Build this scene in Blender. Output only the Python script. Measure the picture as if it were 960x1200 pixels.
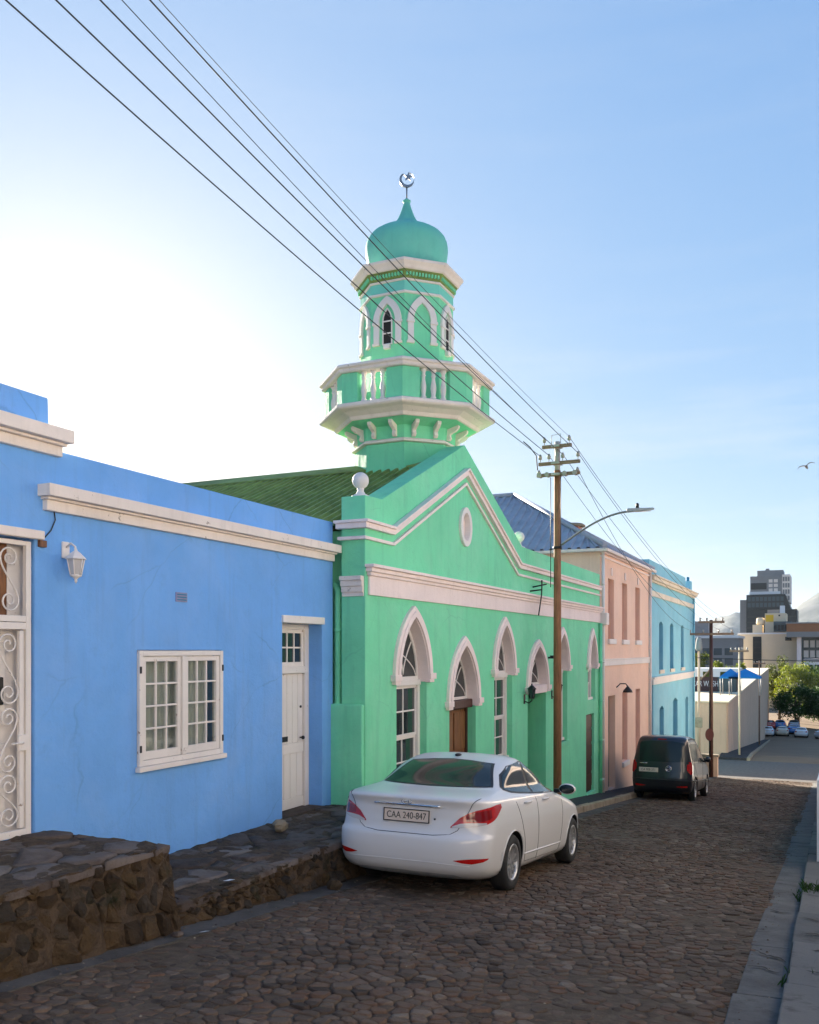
import bpy, bmesh, math, random
import numpy as np
from mathutils import Vector, Matrix
from mathutils.geometry import tessellate_polygon

random.seed(7)
scene = bpy.context.scene
for o in list(bpy.data.objects):
    bpy.data.objects.remove(o)
COL = scene.collection
PI = math.pi
R = math.radians

# ------------------------------------------------------------------ camera
YAW = math.atan(490 / 1050)
cam_data = bpy.data.cameras.new('camera')
cam = bpy.data.objects.new('camera', cam_data)
COL.objects.link(cam)
cam.location = (0, 0, 1.75)
cam.rotation_euler = (PI / 2, 0, YAW)
cam_data.sensor_fit = 'VERTICAL'
cam_data.sensor_height = 36
cam_data.lens = 31.5
cam_data.shift_y = 162 / 1200
cam_data.clip_start = 0.05
cam_data.clip_end = 20000
scene.camera = cam

# ------------------------------------------------------------------ sky and sun
SUN_EL, SUN_AZ = R(13.5), R(46)          # azimuth measured from the street's direction towards the left
world = bpy.data.worlds.new('World')
scene.world = world
world.use_nodes = True
nt = world.node_tree
nt.nodes.clear()
wo = nt.nodes.new('ShaderNodeOutputWorld')
bg = nt.nodes.new('ShaderNodeBackground')
sky = nt.nodes.new('ShaderNodeTexSky')
sky.sky_type = 'NISHITA'
sky.sun_disc = False
sky.sun_elevation = SUN_EL
sky.sun_rotation = -SUN_AZ
sky.altitude = 100
sky.air_density = 1.0
sky.dust_density = 1.0
sky.ozone_density = 1.0
bg.inputs['Strength'].default_value = 0.10
# the photograph's tone curve on the sky as a whole: highlights compressed, blue held
sep = nt.nodes.new('ShaderNodeSeparateColor'); com = nt.nodes.new('ShaderNodeCombineColor')
nt.links.new(sky.outputs[0], sep.inputs[0])
for i_, (p_, g_) in enumerate(((.60, .365), (.45, .61), (.25, 1.16))):
    pw_ = nt.nodes.new('ShaderNodeMath'); pw_.operation = 'POWER'; pw_.inputs[1].default_value = p_
    ml_ = nt.nodes.new('ShaderNodeMath'); ml_.operation = 'MULTIPLY'; ml_.inputs[1].default_value = g_
    nt.links.new(sep.outputs[i_], pw_.inputs[0]); nt.links.new(pw_.outputs[0], ml_.inputs[0]); nt.links.new(ml_.outputs[0], com.inputs[i_])
# thin streaks of cloud
tcw = nt.nodes.new('ShaderNodeTexCoord'); mpw = nt.nodes.new('ShaderNodeMapping')
mpw.inputs['Scale'].default_value = (2.2, 2.2, 17.0)
mpw.inputs['Rotation'].default_value = (0, .06, 0)
nzw = nt.nodes.new('ShaderNodeTexNoise'); nzw.inputs['Scale'].default_value = 1.6; nzw.inputs['Detail'].default_value = 7; nzw.inputs['Roughness'].default_value = .55
rpw = nt.nodes.new('ShaderNodeValToRGB')
rpw.color_ramp.elements[0].position = .50; rpw.color_ramp.elements[0].color = (0, 0, 0, 1)
rpw.color_ramp.elements[1].position = .78; rpw.color_ramp.elements[1].color = (.5, .5, .5, 1)
cmx = nt.nodes.new('ShaderNodeMixRGB'); cmx.inputs['Color2'].default_value = (1.72, 1.76, 1.80, 1)
nt.links.new(tcw.outputs['Generated'], mpw.inputs['Vector']); nt.links.new(mpw.outputs[0], nzw.inputs['Vector'])
sxw = nt.nodes.new('ShaderNodeSeparateXYZ'); mrw = nt.nodes.new('ShaderNodeMapRange')
mrw.inputs['From Min'].default_value = .36; mrw.inputs['From Max'].default_value = .12; mrw.inputs['To Min'].default_value = .12; mrw.inputs['To Max'].default_value = 1.0
mlw = nt.nodes.new('ShaderNodeMath'); mlw.operation = 'MULTIPLY'
nt.links.new(tcw.outputs['Generated'], sxw.inputs[0]); nt.links.new(sxw.outputs['Z'], mrw.inputs['Value'])
nt.links.new(nzw.outputs['Fac'], rpw.inputs['Fac']); nt.links.new(rpw.outputs[0], mlw.inputs[0]); nt.links.new(mrw.outputs[0], mlw.inputs[1])
nt.links.new(mlw.outputs[0], cmx.inputs['Fac'])
nt.links.new(com.outputs[0], cmx.inputs['Color1'])
nt.links.new(cmx.outputs[0], bg.inputs['Color'])
nt.links.new(bg.outputs[0], wo.inputs['Surface'])

sun_data = bpy.data.lights.new('sun', 'SUN')
sun_data.energy = 5.0
sun_data.angle = R(0.5)
sun_data.color = (1.0, 0.88, 0.72)
sun = bpy.data.objects.new('sun', sun_data)
COL.objects.link(sun)
sun_dir = Vector((-math.sin(SUN_AZ) * math.cos(SUN_EL), math.cos(SUN_AZ) * math.cos(SUN_EL), math.sin(SUN_EL)))
sun.rotation_euler = sun_dir.to_track_quat('Z', 'Y').to_euler()

vs = scene.view_settings
vs.view_transform = 'Standard'
vs.look = 'None'
vs.gamma = 1
vs.use_curve_mapping = False
vs.exposure = 2.4

# ------------------------------------------------------------------ object helpers
WL = {}

def put(o, parent=None, local=False):
    COL.objects.link(o)
    if parent is not None:
        o.parent = parent
        if not local:
            p = WL.get(parent.name, Vector((0, 0, 0)))
            o.location = -p
            WL[o.name] = Vector((0, 0, 0))
    return o

def tag(o, label=None, cat=None, group=None, kind=None):
    if label: o['label'] = label
    if cat: o['category'] = cat
    if group: o['group'] = group
    if kind: o['kind'] = kind
    return o

def thing(name, loc, label, cat, group=None, rot=(0, 0, 0)):
    o = bpy.data.objects.new(name, None)
    o.empty_display_size = 0.2
    COL.objects.link(o)
    o.location = loc
    o.rotation_euler = rot
    WL[o.name] = Vector(loc)
    return tag(o, label, cat, group)

def copy_tree(o, parent=None):
    c = o.copy()
    COL.objects.link(c)
    if parent is not None:
        c.parent = parent
    for ch in o.children:
        copy_tree(ch, c)
    return c

class MB:
    """collects shapes into one mesh"""
    def __init__(s):
        s.v = []; s.f = []; s.sm = []
    def add(s, verts, faces, smooth=False):
        b = len(s.v)
        s.v += [tuple(v) for v in verts]
        for f in faces:
            s.f.append(tuple(i + b for i in f)); s.sm.append(smooth)
        return s
    def box(s, x0, x1, y0, y1, z0, z1):
        return s.add([(x0, y0, z0), (x1, y0, z0), (x1, y1, z0), (x0, y1, z0), (x0, y0, z1), (x1, y0, z1), (x1, y1, z1), (x0, y1, z1)],
                     [(0, 3, 2, 1), (4, 5, 6, 7), (0, 1, 5, 4), (1, 2, 6, 5), (2, 3, 7, 6), (3, 0, 4, 7)])
    def hexa(s, p):
        return s.add(p, [(0, 3, 2, 1), (4, 5, 6, 7), (0, 1, 5, 4), (1, 2, 6, 5), (2, 3, 7, 6), (3, 0, 4, 7)])
    def plate(s, outer, holes, x0, x1):
        """polygon in (y,z) with holes, extruded between x0 and x1"""
        loops = [outer] + list(holes)
        tri = tessellate_polygon([[Vector((a, b, 0)) for a, b in l] for l in loops])
        flat = [p for l in loops for p in l]
        n = len(flat)
        vs_ = [(x0, a, b) for a, b in flat] + [(x1, a, b) for a, b in flat]
        fs = [tuple(t) for t in tri] + [tuple(i + n for i in reversed(t)) for t in tri]
        b = 0
        for l in loops:
            m = len(l)
            for i in range(m):
                j = (i + 1) % m
                fs.append((b + i, b + j, b + j + n, b + i + n))
            b += m
        return s.add(vs_, fs)
    def prism(s, poly, z0, z1):
        n = len(poly)
        return s.add([(x, y, z0) for x, y in poly] + [(x, y, z1) for x, y in poly],
                     [tuple(range(n))[::-1], tuple(range(n, 2 * n))] + [(i, (i + 1) % n, (i + 1) % n + n, i + n) for i in range(n)])
    def lathe(s, prof, n=24, c=(0, 0, 0), a0=0.0, smooth=True, cap=True):
        vs_ = []
        for r, z in prof:
            for k in range(n):
                a = a0 + 2 * PI * k / n
                vs_.append((c[0] + r * math.cos(a), c[1] + r * math.sin(a), c[2] + z))
        fs = []
        m = len(prof)
        for i in range(m - 1):
            for k in range(n):
                k2 = (k + 1) % n
                fs.append((i * n + k, i * n + k2, (i + 1) * n + k2, (i + 1) * n + k))
        s.add(vs_, fs, smooth)
        if cap:
            b = len(s.v) - n * m
            s.f.append(tuple(b + k for k in reversed(range(n)))); s.sm.append(False)
            s.f.append(tuple(b + (m - 1) * n + k for k in range(n))); s.sm.append(False)
        return s
    def tube(s, pts, r, n=8, cap=True, smooth=True):
        pts = [Vector(p) for p in pts]
        rs = r if isinstance(r, (list, tuple)) else [r] * len(pts)
        vs_ = []; up = None
        for i, p in enumerate(pts):
            d = (pts[min(i + 1, len(pts) - 1)] - pts[max(i - 1, 0)])
            d = d.normalized() if d.length > 1e-9 else Vector((0, 0, 1))
            if up is None:
                ref = Vector((0, 0, 1)) if abs(d.z) < .9 else Vector((1, 0, 0))
                a = d.cross(ref).normalized()
            else:
                a = (up - d * up.dot(d)).normalized()
            up = a
            b = d.cross(a)
            for k in range(n):
                t = 2 * PI * k / n
                vs_.append(p + (a * math.cos(t) + b * math.sin(t)) * rs[i])
        fs = []
        m = len(pts)
        for i in range(m - 1):
            for k in range(n):
                k2 = (k + 1) % n
                fs.append((i * n + k, i * n + k2, (i + 1) * n + k2, (i + 1) * n + k))
        s.add(vs_, fs, smooth)
        if cap:
            b = len(s.v) - n * m
            s.f.append(tuple(b + k for k in reversed(range(n)))); s.sm.append(False)
            s.f.append(tuple(b + (m - 1) * n + k for k in range(n))); s.sm.append(False)
        return s
    def sphere(s, c, r, n=20, m=12):
        rr = r if isinstance(r, (tuple, list)) else (r, r, r)
        vs_ = []
        for i in range(m + 1):
            t = PI * i / m
            for k in range(n):
                a = 2 * PI * k / n
                vs_.append((c[0] + rr[0] * math.sin(t) * math.cos(a), c[1] + rr[1] * math.sin(t) * math.sin(a), c[2] - rr[2] * math.cos(t)))
        fs = [(i * n + k, i * n + (k + 1) % n, (i + 1) * n + (k + 1) % n, (i + 1) * n + k) for i in range(m) for k in range(n)]
        return s.add(vs_, fs, True)
    def ribbon(s, path, lo, hi, x0, x1):
        """band between two mitred offsets of an open (y,z) path, extruded x0..x1"""
        def off(d):
            out = []
            for i, p in enumerate(path):
                q0 = Vector(path[max(i - 1, 0)]); q1 = Vector(p); q2 = Vector(path[min(i + 1, len(path) - 1)])
                d1 = (q1 - q0).normalized() if i > 0 else (q2 - q1).normalized()
                d2 = (q2 - q1).normalized() if i < len(path) - 1 else d1
                n1 = Vector((-d1.y, d1.x)); n2 = Vector((-d2.y, d2.x))
                nn = (n1 + n2).normalized()
                out.append(q1 + nn * d / max(nn.dot(n1), .3))
            return out
        a, b = off(lo), off(hi)
        for i in range(len(path) - 1):
            p = [a[i], a[i + 1], b[i + 1], b[i]]
            vs_ = [(x0, q.x, q.y) for q in p] + [(x1, q.x, q.y) for q in p]
            fs = [(0, 1, 2, 3), (7, 6, 5, 4), (0, 4, 5, 1), (2, 6, 7, 3)]
            if i == 0: fs.append((0, 3, 7, 4))
            if i == len(path) - 2: fs.append((1, 5, 6, 2))
            s.add(vs_, fs)
        return s
    def build(s, name, mat, parent=None, local=False, bevel=0, weld=True, recalc=True):
        me = bpy.data.meshes.new(name)
        me.from_pydata(s.v, [], s.f)
        me.polygons.foreach_set('use_smooth', s.sm)
        if weld or recalc:
            bm = bmesh.new(); bm.from_mesh(me)
            if weld: bmesh.ops.remove_doubles(bm, verts=bm.verts, dist=1e-5)
            if recalc: bmesh.ops.recalc_face_normals(bm, faces=bm.faces)
            bm.to_mesh(me); bm.free()
        if mat: me.materials.append(mat)
        me.update()
        o = bpy.data.objects.new(name, me)
        put(o, parent, local)
        if bevel:
            m = o.modifiers.new('bevel', 'BEVEL'); m.width = bevel; m.segments = 2; m.limit_method = 'ANGLE'; m.angle_limit = R(40)
        return o

def box(name, mat, parent, x0, x1, y0, y1, z0, z1, bevel=0, local=False):
    return MB().box(min(x0, x1), max(x0, x1), min(y0, y1), max(y0, y1), min(z0, z1), max(z0, z1)).build(name, mat, parent, local, bevel)

def arch(s0, s1, zs, za, n=10):
    """pointed arch outline from (s0,zs) over the apex to (s1,zs)"""
    a = (s1 - s0) / 2; h = za - zs; c = (s0 + s1) / 2
    rad = (a * a + h * h) / (2 * a)
    out = []
    th = math.atan2(h, rad - a) if rad > a else PI / 2
    th = math.asin(min(1, h / rad)) if rad >= a else th
    for i in range(n + 1):
        t = th * i / n
        out.append((s0 + rad - rad * math.cos(t), zs + rad * math.sin(t)))
    return out + [(2 * c - y, z) for y, z in reversed(out[:-1])]

def rect(s0, s1, z0, z1):
    return [(s0, z0), (s1, z0), (s1, z1), (s0, z1)]

def text_mesh(name, body, mat, parent, size, mtx, local=False, extrude=.002, sx=1.0):
    cu = bpy.data.curves.new(name, 'FONT')
    cu.body = body; cu.size = size; cu.align_x = 'CENTER'; cu.align_y = 'CENTER'; cu.extrude = extrude
    tmp = bpy.data.objects.new('tmp', cu); COL.objects.link(tmp)
    dg = bpy.context.evaluated_depsgraph_get(); dg.update()
    me = bpy.data.meshes.new_from_object(tmp.evaluated_get(dg))
    bpy.data.objects.remove(tmp); bpy.data.curves.remove(cu)
    me.transform(mtx @ Matrix.Diagonal((sx, 1, 1, 1)))
    me.name = name; me.materials.clear(); me.materials.append(mat)
    o = bpy.data.objects.new(name, me)
    return put(o, parent, local)

# ------------------------------------------------------------------ materials
def nodes(name):
    m = bpy.data.materials.new(name); m.use_nodes = True
    t = m.node_tree
    b = t.nodes['Principled BSDF']
    return m, t, b

def N(t, kind, **kw):
    n = t.nodes.new(kind)
    for k, v in kw.items():
        if k in n.inputs.keys(): n.inputs[k].default_value = v
        else: setattr(n, k, v)
    return n

def ramp(t, stops):
    n = t.nodes.new('ShaderNodeValToRGB')
    e = n.color_ramp.elements
    while len(e) < len(stops): e.new(.5)
    for i, (p, c) in enumerate(stops):
        e[i].position = p; e[i].color = (c[0], c[1], c[2], 1)
    return n

def plain(name, col, rough=.6, metal=0.0, coat=0.0, spec=.5, emit=0):
    m, t, b = nodes(name)
    b.inputs['Base Color'].default_value = (*col, 1)
    b.inputs['Roughness'].default_value = rough
    b.inputs['Metallic'].default_value = metal
    b.inputs['Coat Weight'].default_value = coat
    b.inputs['Coat Roughness'].default_value = .05
    b.inputs['Specular IOR Level'].default_value = spec
    return m

def paint(name, col, rough=.8, var=.10, scale=1.3, bump=.25, bscale=45, stain=0.0, stain_col=(.25, .22, .18), chips=0.0, chip_col=(.3, .25, .2), spec=.3, fade=0.0, cracks=0.0, grime=0.0):
    """weathered paint or plaster: soft mottling, thin vertical run-off stains, fine relief"""
    m, t, b = nodes(name)
    L = t.links.new
    tc = N(t, 'ShaderNodeTexCoord')
    n1 = N(t, 'ShaderNodeTexNoise', Scale=scale, Detail=6, Roughness=.62)
    L(tc.outputs['Object'], n1.inputs['Vector'])
    lo = tuple(c * (1 - var) for c in col); hi = tuple(min(1, c * (1 + var)) for c in col)
    rp = ramp(t, [(.3, lo), (.7, hi)])
    L(n1.outputs['Fac'], rp.inputs['Fac'])
    out = rp.outputs['Color']
    if fade:
        nf = N(t, 'ShaderNodeTexNoise', Scale=.55, Detail=9, Roughness=.68, Distortion=.6)
        L(tc.outputs['Object'], nf.inputs['Vector'])
        rf = ramp(t, [(.47, (0, 0, 0)), (.62, (1, 1, 1))])
        L(nf.outputs['Fac'], rf.inputs['Fac'])
        mf = N(t, 'ShaderNodeMath', operation='MULTIPLY'); mf.inputs[1].default_value = fade
        L(rf.outputs['Color'], mf.inputs[0])
        g_ = sum(col) / 3
        mx = N(t, 'ShaderNodeMixRGB'); mx.inputs['Color2'].default_value = (*[min(1, (c * .75 + g_ * .25) * 1.12) for c in col], 1)
        L(mf.outputs[0], mx.inputs['Fac']); L(out, mx.inputs['Color1'])
        out = mx.outputs[0]
    if cracks:
        dn = N(t, 'ShaderNodeTexNoise', Scale=3.0, Detail=4)
        L(tc.outputs['Object'], dn.inputs['Vector'])
        mxv = N(t, 'ShaderNodeMixRGB'); mxv.inputs['Fac'].default_value = .12
        L(tc.outputs['Object'], mxv.inputs['Color1']); L(dn.outputs['Color'], mxv.inputs['Color2'])
        vo = N(t, 'ShaderNodeTexVoronoi', feature='DISTANCE_TO_EDGE', Scale=.9)
        L(mxv.outputs[0], vo.inputs['Vector'])
        rv = ramp(t, [(.0, (1, 1, 1)), (.006, (0, 0, 0))])
        L(vo.outputs['Distance'], rv.inputs['Fac'])
        nm = N(t, 'ShaderNodeTexNoise', Scale=.7, Detail=2)
        L(tc.outputs['Object'], nm.inputs['Vector'])
        rm_ = ramp(t, [(.5, (0, 0, 0)), (.62, (1, 1, 1))])
        L(nm.outputs['Fac'], rm_.inputs['Fac'])
        mc = N(t, 'ShaderNodeMath', operation='MULTIPLY'); L(rv.outputs['Color'], mc.inputs[0]); L(rm_.outputs['Color'], mc.inputs[1])
        mc2 = N(t, 'ShaderNodeMath', operation='MULTIPLY'); mc2.inputs[1].default_value = cracks; L(mc.outputs[0], mc2.inputs[0])
        mx = N(t, 'ShaderNodeMixRGB'); mx.inputs['Color2'].default_value = (*[c * .35 for c in col], 1)
        L(mc2.outputs[0], mx.inputs['Fac']); L(out, mx.inputs['Color1'])
        out = mx.outputs[0]
    if grime:
        ng = N(t, 'ShaderNodeTexNoise', Scale=2.6, Detail=10, Roughness=.75)
        L(tc.outputs['Object'], ng.inputs['Vector'])
        rg = ramp(t, [(.56, (0, 0, 0)), (.72, (1, 1, 1))])
        L(ng.outputs['Fac'], rg.inputs['Fac'])
        mg_ = N(t, 'ShaderNodeMath', operation='MULTIPLY'); mg_.inputs[1].default_value = grime
        L(rg.outputs['Color'], mg_.inputs[0])
        mx = N(t, 'ShaderNodeMixRGB'); mx.inputs['Color2'].default_value = (*[c * .62 + .02 for c in col], 1)
        L(mg_.outputs[0], mx.inputs['Fac']); L(out, mx.inputs['Color1'])
        out = mx.outputs[0]
    if stain:
        mp = N(t, 'ShaderNodeMapping'); mp.inputs['Scale'].default_value = (7, 7, .55)
        L(tc.outputs['Object'], mp.inputs['Vector'])
        n2 = N(t, 'ShaderNodeTexNoise', Scale=1.0, Detail=5, Roughness=.65)
        L(mp.outputs[0], n2.inputs['Vector'])
        r2 = ramp(t, [(.52, (0, 0, 0)), (.78, (1, 1, 1))])
        L(n2.outputs['Fac'], r2.inputs['Fac'])
        mu = N(t, 'ShaderNodeMath', operation='MULTIPLY'); mu.inputs[1].default_value = stain
        L(r2.outputs['Color'], mu.inputs[0])
        mx = N(t, 'ShaderNodeMixRGB'); mx.inputs['Color2'].default_value = (*stain_col, 1)
        L(mu.outputs[0], mx.inputs['Fac']); L(out, mx.inputs['Color1'])
        out = mx.outputs[0]
    if chips:
        n3 = N(t, 'ShaderNodeTexNoise', Scale=9.0, Detail=8, Roughness=.7)
        L(tc.outputs['Object'], n3.inputs['Vector'])
        r3 = ramp(t, [(.66 - .1 * chips, (0, 0, 0)), (.69 - .1 * chips, (1, 1, 1))])
        L(n3.outputs['Fac'], r3.inputs['Fac'])
        mx = N(t, 'ShaderNodeMixRGB'); mx.inputs['Color2'].default_value = (*chip_col, 1)
        L(r3.outputs['Color'], mx.inputs['Fac']); L(out, mx.inputs['Color1'])
        out = mx.outputs[0]
    L(out, b.inputs['Base Color'])
    b.inputs['Roughness'].default_value = rough
    b.inputs['Specular IOR Level'].default_value = spec
    if bump:
        nb = N(t, 'ShaderNodeTexNoise', Scale=bscale, Detail=5, Roughness=.6)
        nb2 = N(t, 'ShaderNodeTexNoise', Scale=4.0, Detail=3)
        L(tc.outputs['Object'], nb.inputs['Vector']); L(tc.outputs['Object'], nb2.inputs['Vector'])
        ad = N(t, 'ShaderNodeMath', operation='MULTIPLY_ADD'); ad.inputs[1].default_value = 4.0
        L(nb2.outputs['Fac'], ad.inputs[0]); L(nb.outputs['Fac'], ad.inputs[2])
        bp = N(t, 'ShaderNodeBump', Strength=bump, Distance=.012)
        L(ad.outputs[0], bp.inputs['Height'])
        L(bp.outputs[0], b.inputs['Normal'])
    return m

def stone(name, cols, scale=6, bump=.6, rough=.9, moss=None, island=False, dist=.02):
    """stone with several tones; optionally one tone per piece"""
    m, t, b = nodes(name)
    L = t.links.new
    tc = N(t, 'ShaderNodeTexCoord')
    geo = N(t, 'ShaderNodeNewGeometry')
    n1 = N(t, 'ShaderNodeTexNoise', Scale=scale, Detail=8, Roughness=.65)
    L(geo.outputs['Position'], n1.inputs['Vector'])
    if island:
        oi = N(t, 'ShaderNodeObjectInfo')
        ad = N(t, 'ShaderNodeMath', operation='ADD')
        L(oi.outputs['Random'], ad.inputs[0]); L(geo.outputs['Random Per Island'], ad.inputs[1])
        fr = N(t, 'ShaderNodeMath', operation='FRACT'); L(ad.outputs[0], fr.inputs[0])
        n0 = N(t, 'ShaderNodeTexNoise', Scale=.8, Detail=3)
        L(geo.outputs['Position'], n0.inputs['Vector'])
        a1 = N(t, 'ShaderNodeMath', operation='MULTIPLY_ADD'); a1.inputs[1].default_value = .45; a1.inputs[2].default_value = -.3
        L(n1.outputs['Fac'], a1.inputs[0])
        a2 = N(t, 'ShaderNodeMath', operation='MULTIPLY_ADD'); a2.inputs[1].default_value = .62
        L(fr.outputs[0], a2.inputs[0]); L(a1.outputs[0], a2.inputs[2])
        a3 = N(t, 'ShaderNodeMath', operation='MULTIPLY_ADD'); a3.inputs[1].default_value = .6
        L(n0.outputs['Fac'], a3.inputs[0]); L(a2.outputs[0], a3.inputs[2])
        fac = a3.outputs[0]
    else:
        fac = n1.outputs['Fac']
    k = len(cols)
    rp = ramp(t, [((.12 + .76 * i / (k - 1)) if island else (.28 + .44 * i / (k - 1)), c) for i, c in enumerate(cols)])
    L(fac, rp.inputs['Fac'])
    out = rp.outputs['Color']
    if moss:
        n3 = N(t, 'ShaderNodeTexNoise', Scale=2.2, Detail=6, Roughness=.7)
        L(geo.outputs['Position'], n3.inputs['Vector'])
        r3 = ramp(t, [(.55, (0, 0, 0)), (.68, (1, 1, 1))])
        L(n3.outputs['Fac'], r3.inputs['Fac'])
        mx = N(t, 'ShaderNodeMixRGB'); mx.inputs['Color2'].default_value = (*moss, 1)
        L(r3.outputs['Color'], mx.inputs['Fac']); L(out, mx.inputs['Color1'])
        out = mx.outputs[0]
    L(out, b.inputs['Base Color'])
    b.inputs['Roughness'].default_value = rough
    b.inputs['Specular IOR Level'].default_value = .25
    nb = N(t, 'ShaderNodeTexNoise', Scale=28, Detail=8, Roughness=.7)
    L(geo.outputs['Position'], nb.inputs['Vector'])
    bp = N(t, 'ShaderNodeBump', Strength=bump, Distance=dist)
    L(nb.outputs['Fac'], bp.inputs['Height']); L(bp.outputs[0], b.inputs['Normal'])
    return m

def wood(name, col, dark, scale=3, rough=.55, axis=2):
    m, t, b = nodes(name)
    L = t.links.new
    tc = N(t, 'ShaderNodeTexCoord')
    mp = N(t, 'ShaderNodeMapping')
    sc = [14, 14, 14]; sc[axis] = 1.2
    mp.inputs['Scale'].default_value = sc
    L(tc.outputs['Object'], mp.inputs['Vector'])
    n1 = N(t, 'ShaderNodeTexNoise', Scale=scale, Detail=7, Roughness=.65)
    L(mp.outputs[0], n1.inputs['Vector'])
    rp = ramp(t, [(.3, dark), (.7, col)])
    L(n1.outputs['Fac'], rp.inputs['Fac']); L(rp.outputs[0], b.inputs['Base Color'])
    b.inputs['Roughness'].default_value = rough
    bp = N(t, 'ShaderNodeBump', Strength=.3, Distance=.006)
    L(n1.outputs['Fac'], bp.inputs['Height']); L(bp.outputs[0], b.inputs['Normal'])
    return m

def glass_pane(name, tint=(.02, .025, .03), rough=.03, wavy=.06, spec=.8):
    """window glass: mirror-like dark pane"""
    m, t, b = nodes(name)
    b.inputs['Base Color'].default_value = (*tint, 1)
    b.inputs['Roughness'].default_value = rough
    b.inputs['Specular IOR Level'].default_value = spec
    tc = N(t, 'ShaderNodeTexCoord')
    n = N(t, 'ShaderNodeTexNoise', Scale=2.5, Detail=1)
    t.links.new(tc.outputs['Object'], n.inputs['Vector'])
    bp = N(t, 'ShaderNodeBump', Strength=wavy, Distance=.02)
    t.links.new(n.outputs['Fac'], bp.inputs['Height']); t.links.new(bp.outputs[0], b.inputs['Normal'])
    return m

def clear_glass(name):
    m, t, b = nodes(name)
    tr = N(t, 'ShaderNodeBsdfTransparent'); tr.inputs[0].default_value = (.8, .84, .84, 1)
    gl = N(t, 'ShaderNodeBsdfGlossy', Roughness=.02)
    lw = N(t, 'ShaderNodeLayerWeight', Blend=.5)
    pw = N(t, 'ShaderNodeMath', operation='POWER'); pw.inputs[1].default_value = 4.0
    t.links.new(lw.outputs['Facing'], pw.inputs[0])
    fr = N(t, 'ShaderNodeMath', operation='MULTIPLY_ADD'); fr.inputs[1].default_value = .8; fr.inputs[2].default_value = .05
    t.links.new(pw.outputs[0], fr.inputs[0])
    mx = N(t, 'ShaderNodeMixShader')
    t.links.new(fr.outputs[0], mx.inputs[0]); t.links.new(tr.outputs[0], mx.inputs[1]); t.links.new(gl.outputs[0], mx.inputs[2])
    t.links.new(mx.outputs[0], t.nodes['Material Output'].inputs['Surface'])
    return m

def leafy(name, cols):
    m, t, b = nodes(name)
    geo = N(t, 'ShaderNodeNewGeometry')
    rp = ramp(t, [(i / (len(cols) - 1), c) for i, c in enumerate(cols)])
    t.links.new(geo.outputs['Random Per Island'], rp.inputs['Fac'])
    t.links.new(rp.outputs[0], b.inputs['Base Color'])
    b.inputs['Roughness'].default_value = .6
    b.inputs['Specular IOR Level'].default_value = .3
    tr = N(t, 'ShaderNodeBsdfTranslucent')
    t.links.new(rp.outputs[0], tr.inputs[0])
    mx = N(t, 'ShaderNodeMixShader'); mx.inputs[0].default_value = .4
    t.links.new(b.outputs[0], mx.inputs[1]); t.links.new(tr.outputs[0], mx.inputs[2])
    t.links.new(mx.outputs[0], t.nodes['Material Output'].inputs['Surface'])
    return m

M = {}
M['blue'] = paint('blue_plaster', (.17, .41, .82), var=.08, fade=.35, cracks=.3, grime=.35, stain=.22, stain_col=(.12, .16, .28), bump=.35)
M['green'] = paint('mint_plaster', (.20, .71, .40), var=.08, fade=.4, cracks=.25, grime=.35, stain=.28, stain_col=(.10, .36, .22), bump=.3)
M['trim'] = paint('cream_trim', (.84, .74, .66), var=.08, stain=.25, stain_col=(.42, .34, .27), chips=.15, chip_col=(.4, .33, .27), bump=.2)
M['trim_pink'] = paint('pink_white_trim', (.89, .75, .70), var=.06, grime=.35, stain=.25, stain_col=(.5, .38, .33), bump=.2)
M['white'] = paint('white_paint', (.80, .74, .69), var=.05, stain=.10, bump=.12, rough=.55)
M['whitewood'] = paint('white_woodwork', (.80, .74, .68), var=.05, stain=.08, chips=.10, chip_col=(.35, .26, .2), bump=.1, rough=.5)
M['dome'] = paint('teal_dome_paint', (.16, .58, .45), var=.10, fade=.4, grime=.4, stain=.35, stain_col=(.12, .40, .34), bump=.2, rough=.6)
M['teal'] = paint('pale_teal_band', (.20, .66, .52), var=.06, bump=.15)
M['pink'] = paint('pink_plaster', (.88, .60, .45), var=.06, fade=.3, grime=.3, stain=.2, stain_col=(.45, .25, .2), bump=.25)
M['pinkshut'] = paint('pink_shutter', (.52, .24, .165), var=.08, bump=.1)
M['lblue'] = paint('sky_blue_plaster', (.23, .52, .63), var=.08, fade=.5, grime=.3, stain=.3, stain_col=(.34, .55, .62), bump=.25)
M['lblue_dark'] = paint('teal_blue_shutter', (.03, .20, .34), var=.1, bump=.1)
M['lbtrim'] = paint('weathered_cornice', (.72, .64, .52), var=.12, stain=.4, stain_col=(.45, .36, .26), bump=.2)
M['airbrick'] = paint('faded_air_brick', (.30, .30, .46), var=.15, scale=8)
M['dark'] = plain('dark_interior', (.02, .018, .016), .9)
M['iron'] = plain('black_iron', (.02, .02, .02), .5, .3)
M['galv'] = paint('galvanised_steel', (.38, .38, .38), var=.2, scale=6, bump=.05, rough=.45)
M['glass'] = glass_pane('window_glass', (.025, .035, .035))
M['clear'] = clear_glass('clear_glass')
M['curtain'] = paint('net_curtain', (.80, .74, .62), var=.12, scale=4, bump=.0, rough=.95)
M['door'] = wood('brown_door_wood', (.30, .12, .035), (.10, .035, .012))
M['doordark'] = wood('dark_door_wood', (.10, .035, .02), (.03, .012, .008))
M['pole'] = wood('pole_wood', (.40, .185, .085), (.19, .085, .042), rough=.85)
M['armwood'] = wood('crossarm_wood', (.33, .22, .15), (.14, .09, .06), rough=.85, axis=0)
M['ceramic'] = plain('insulator_ceramic', (.32, .30, .28), .25)
M['steelrod'] = plain('lamp_arm_steel', (.30, .29, .28), .45, .6)
M['crescent'] = plain('crescent_metal', (.28, .28, .30), .3, .8)
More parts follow.
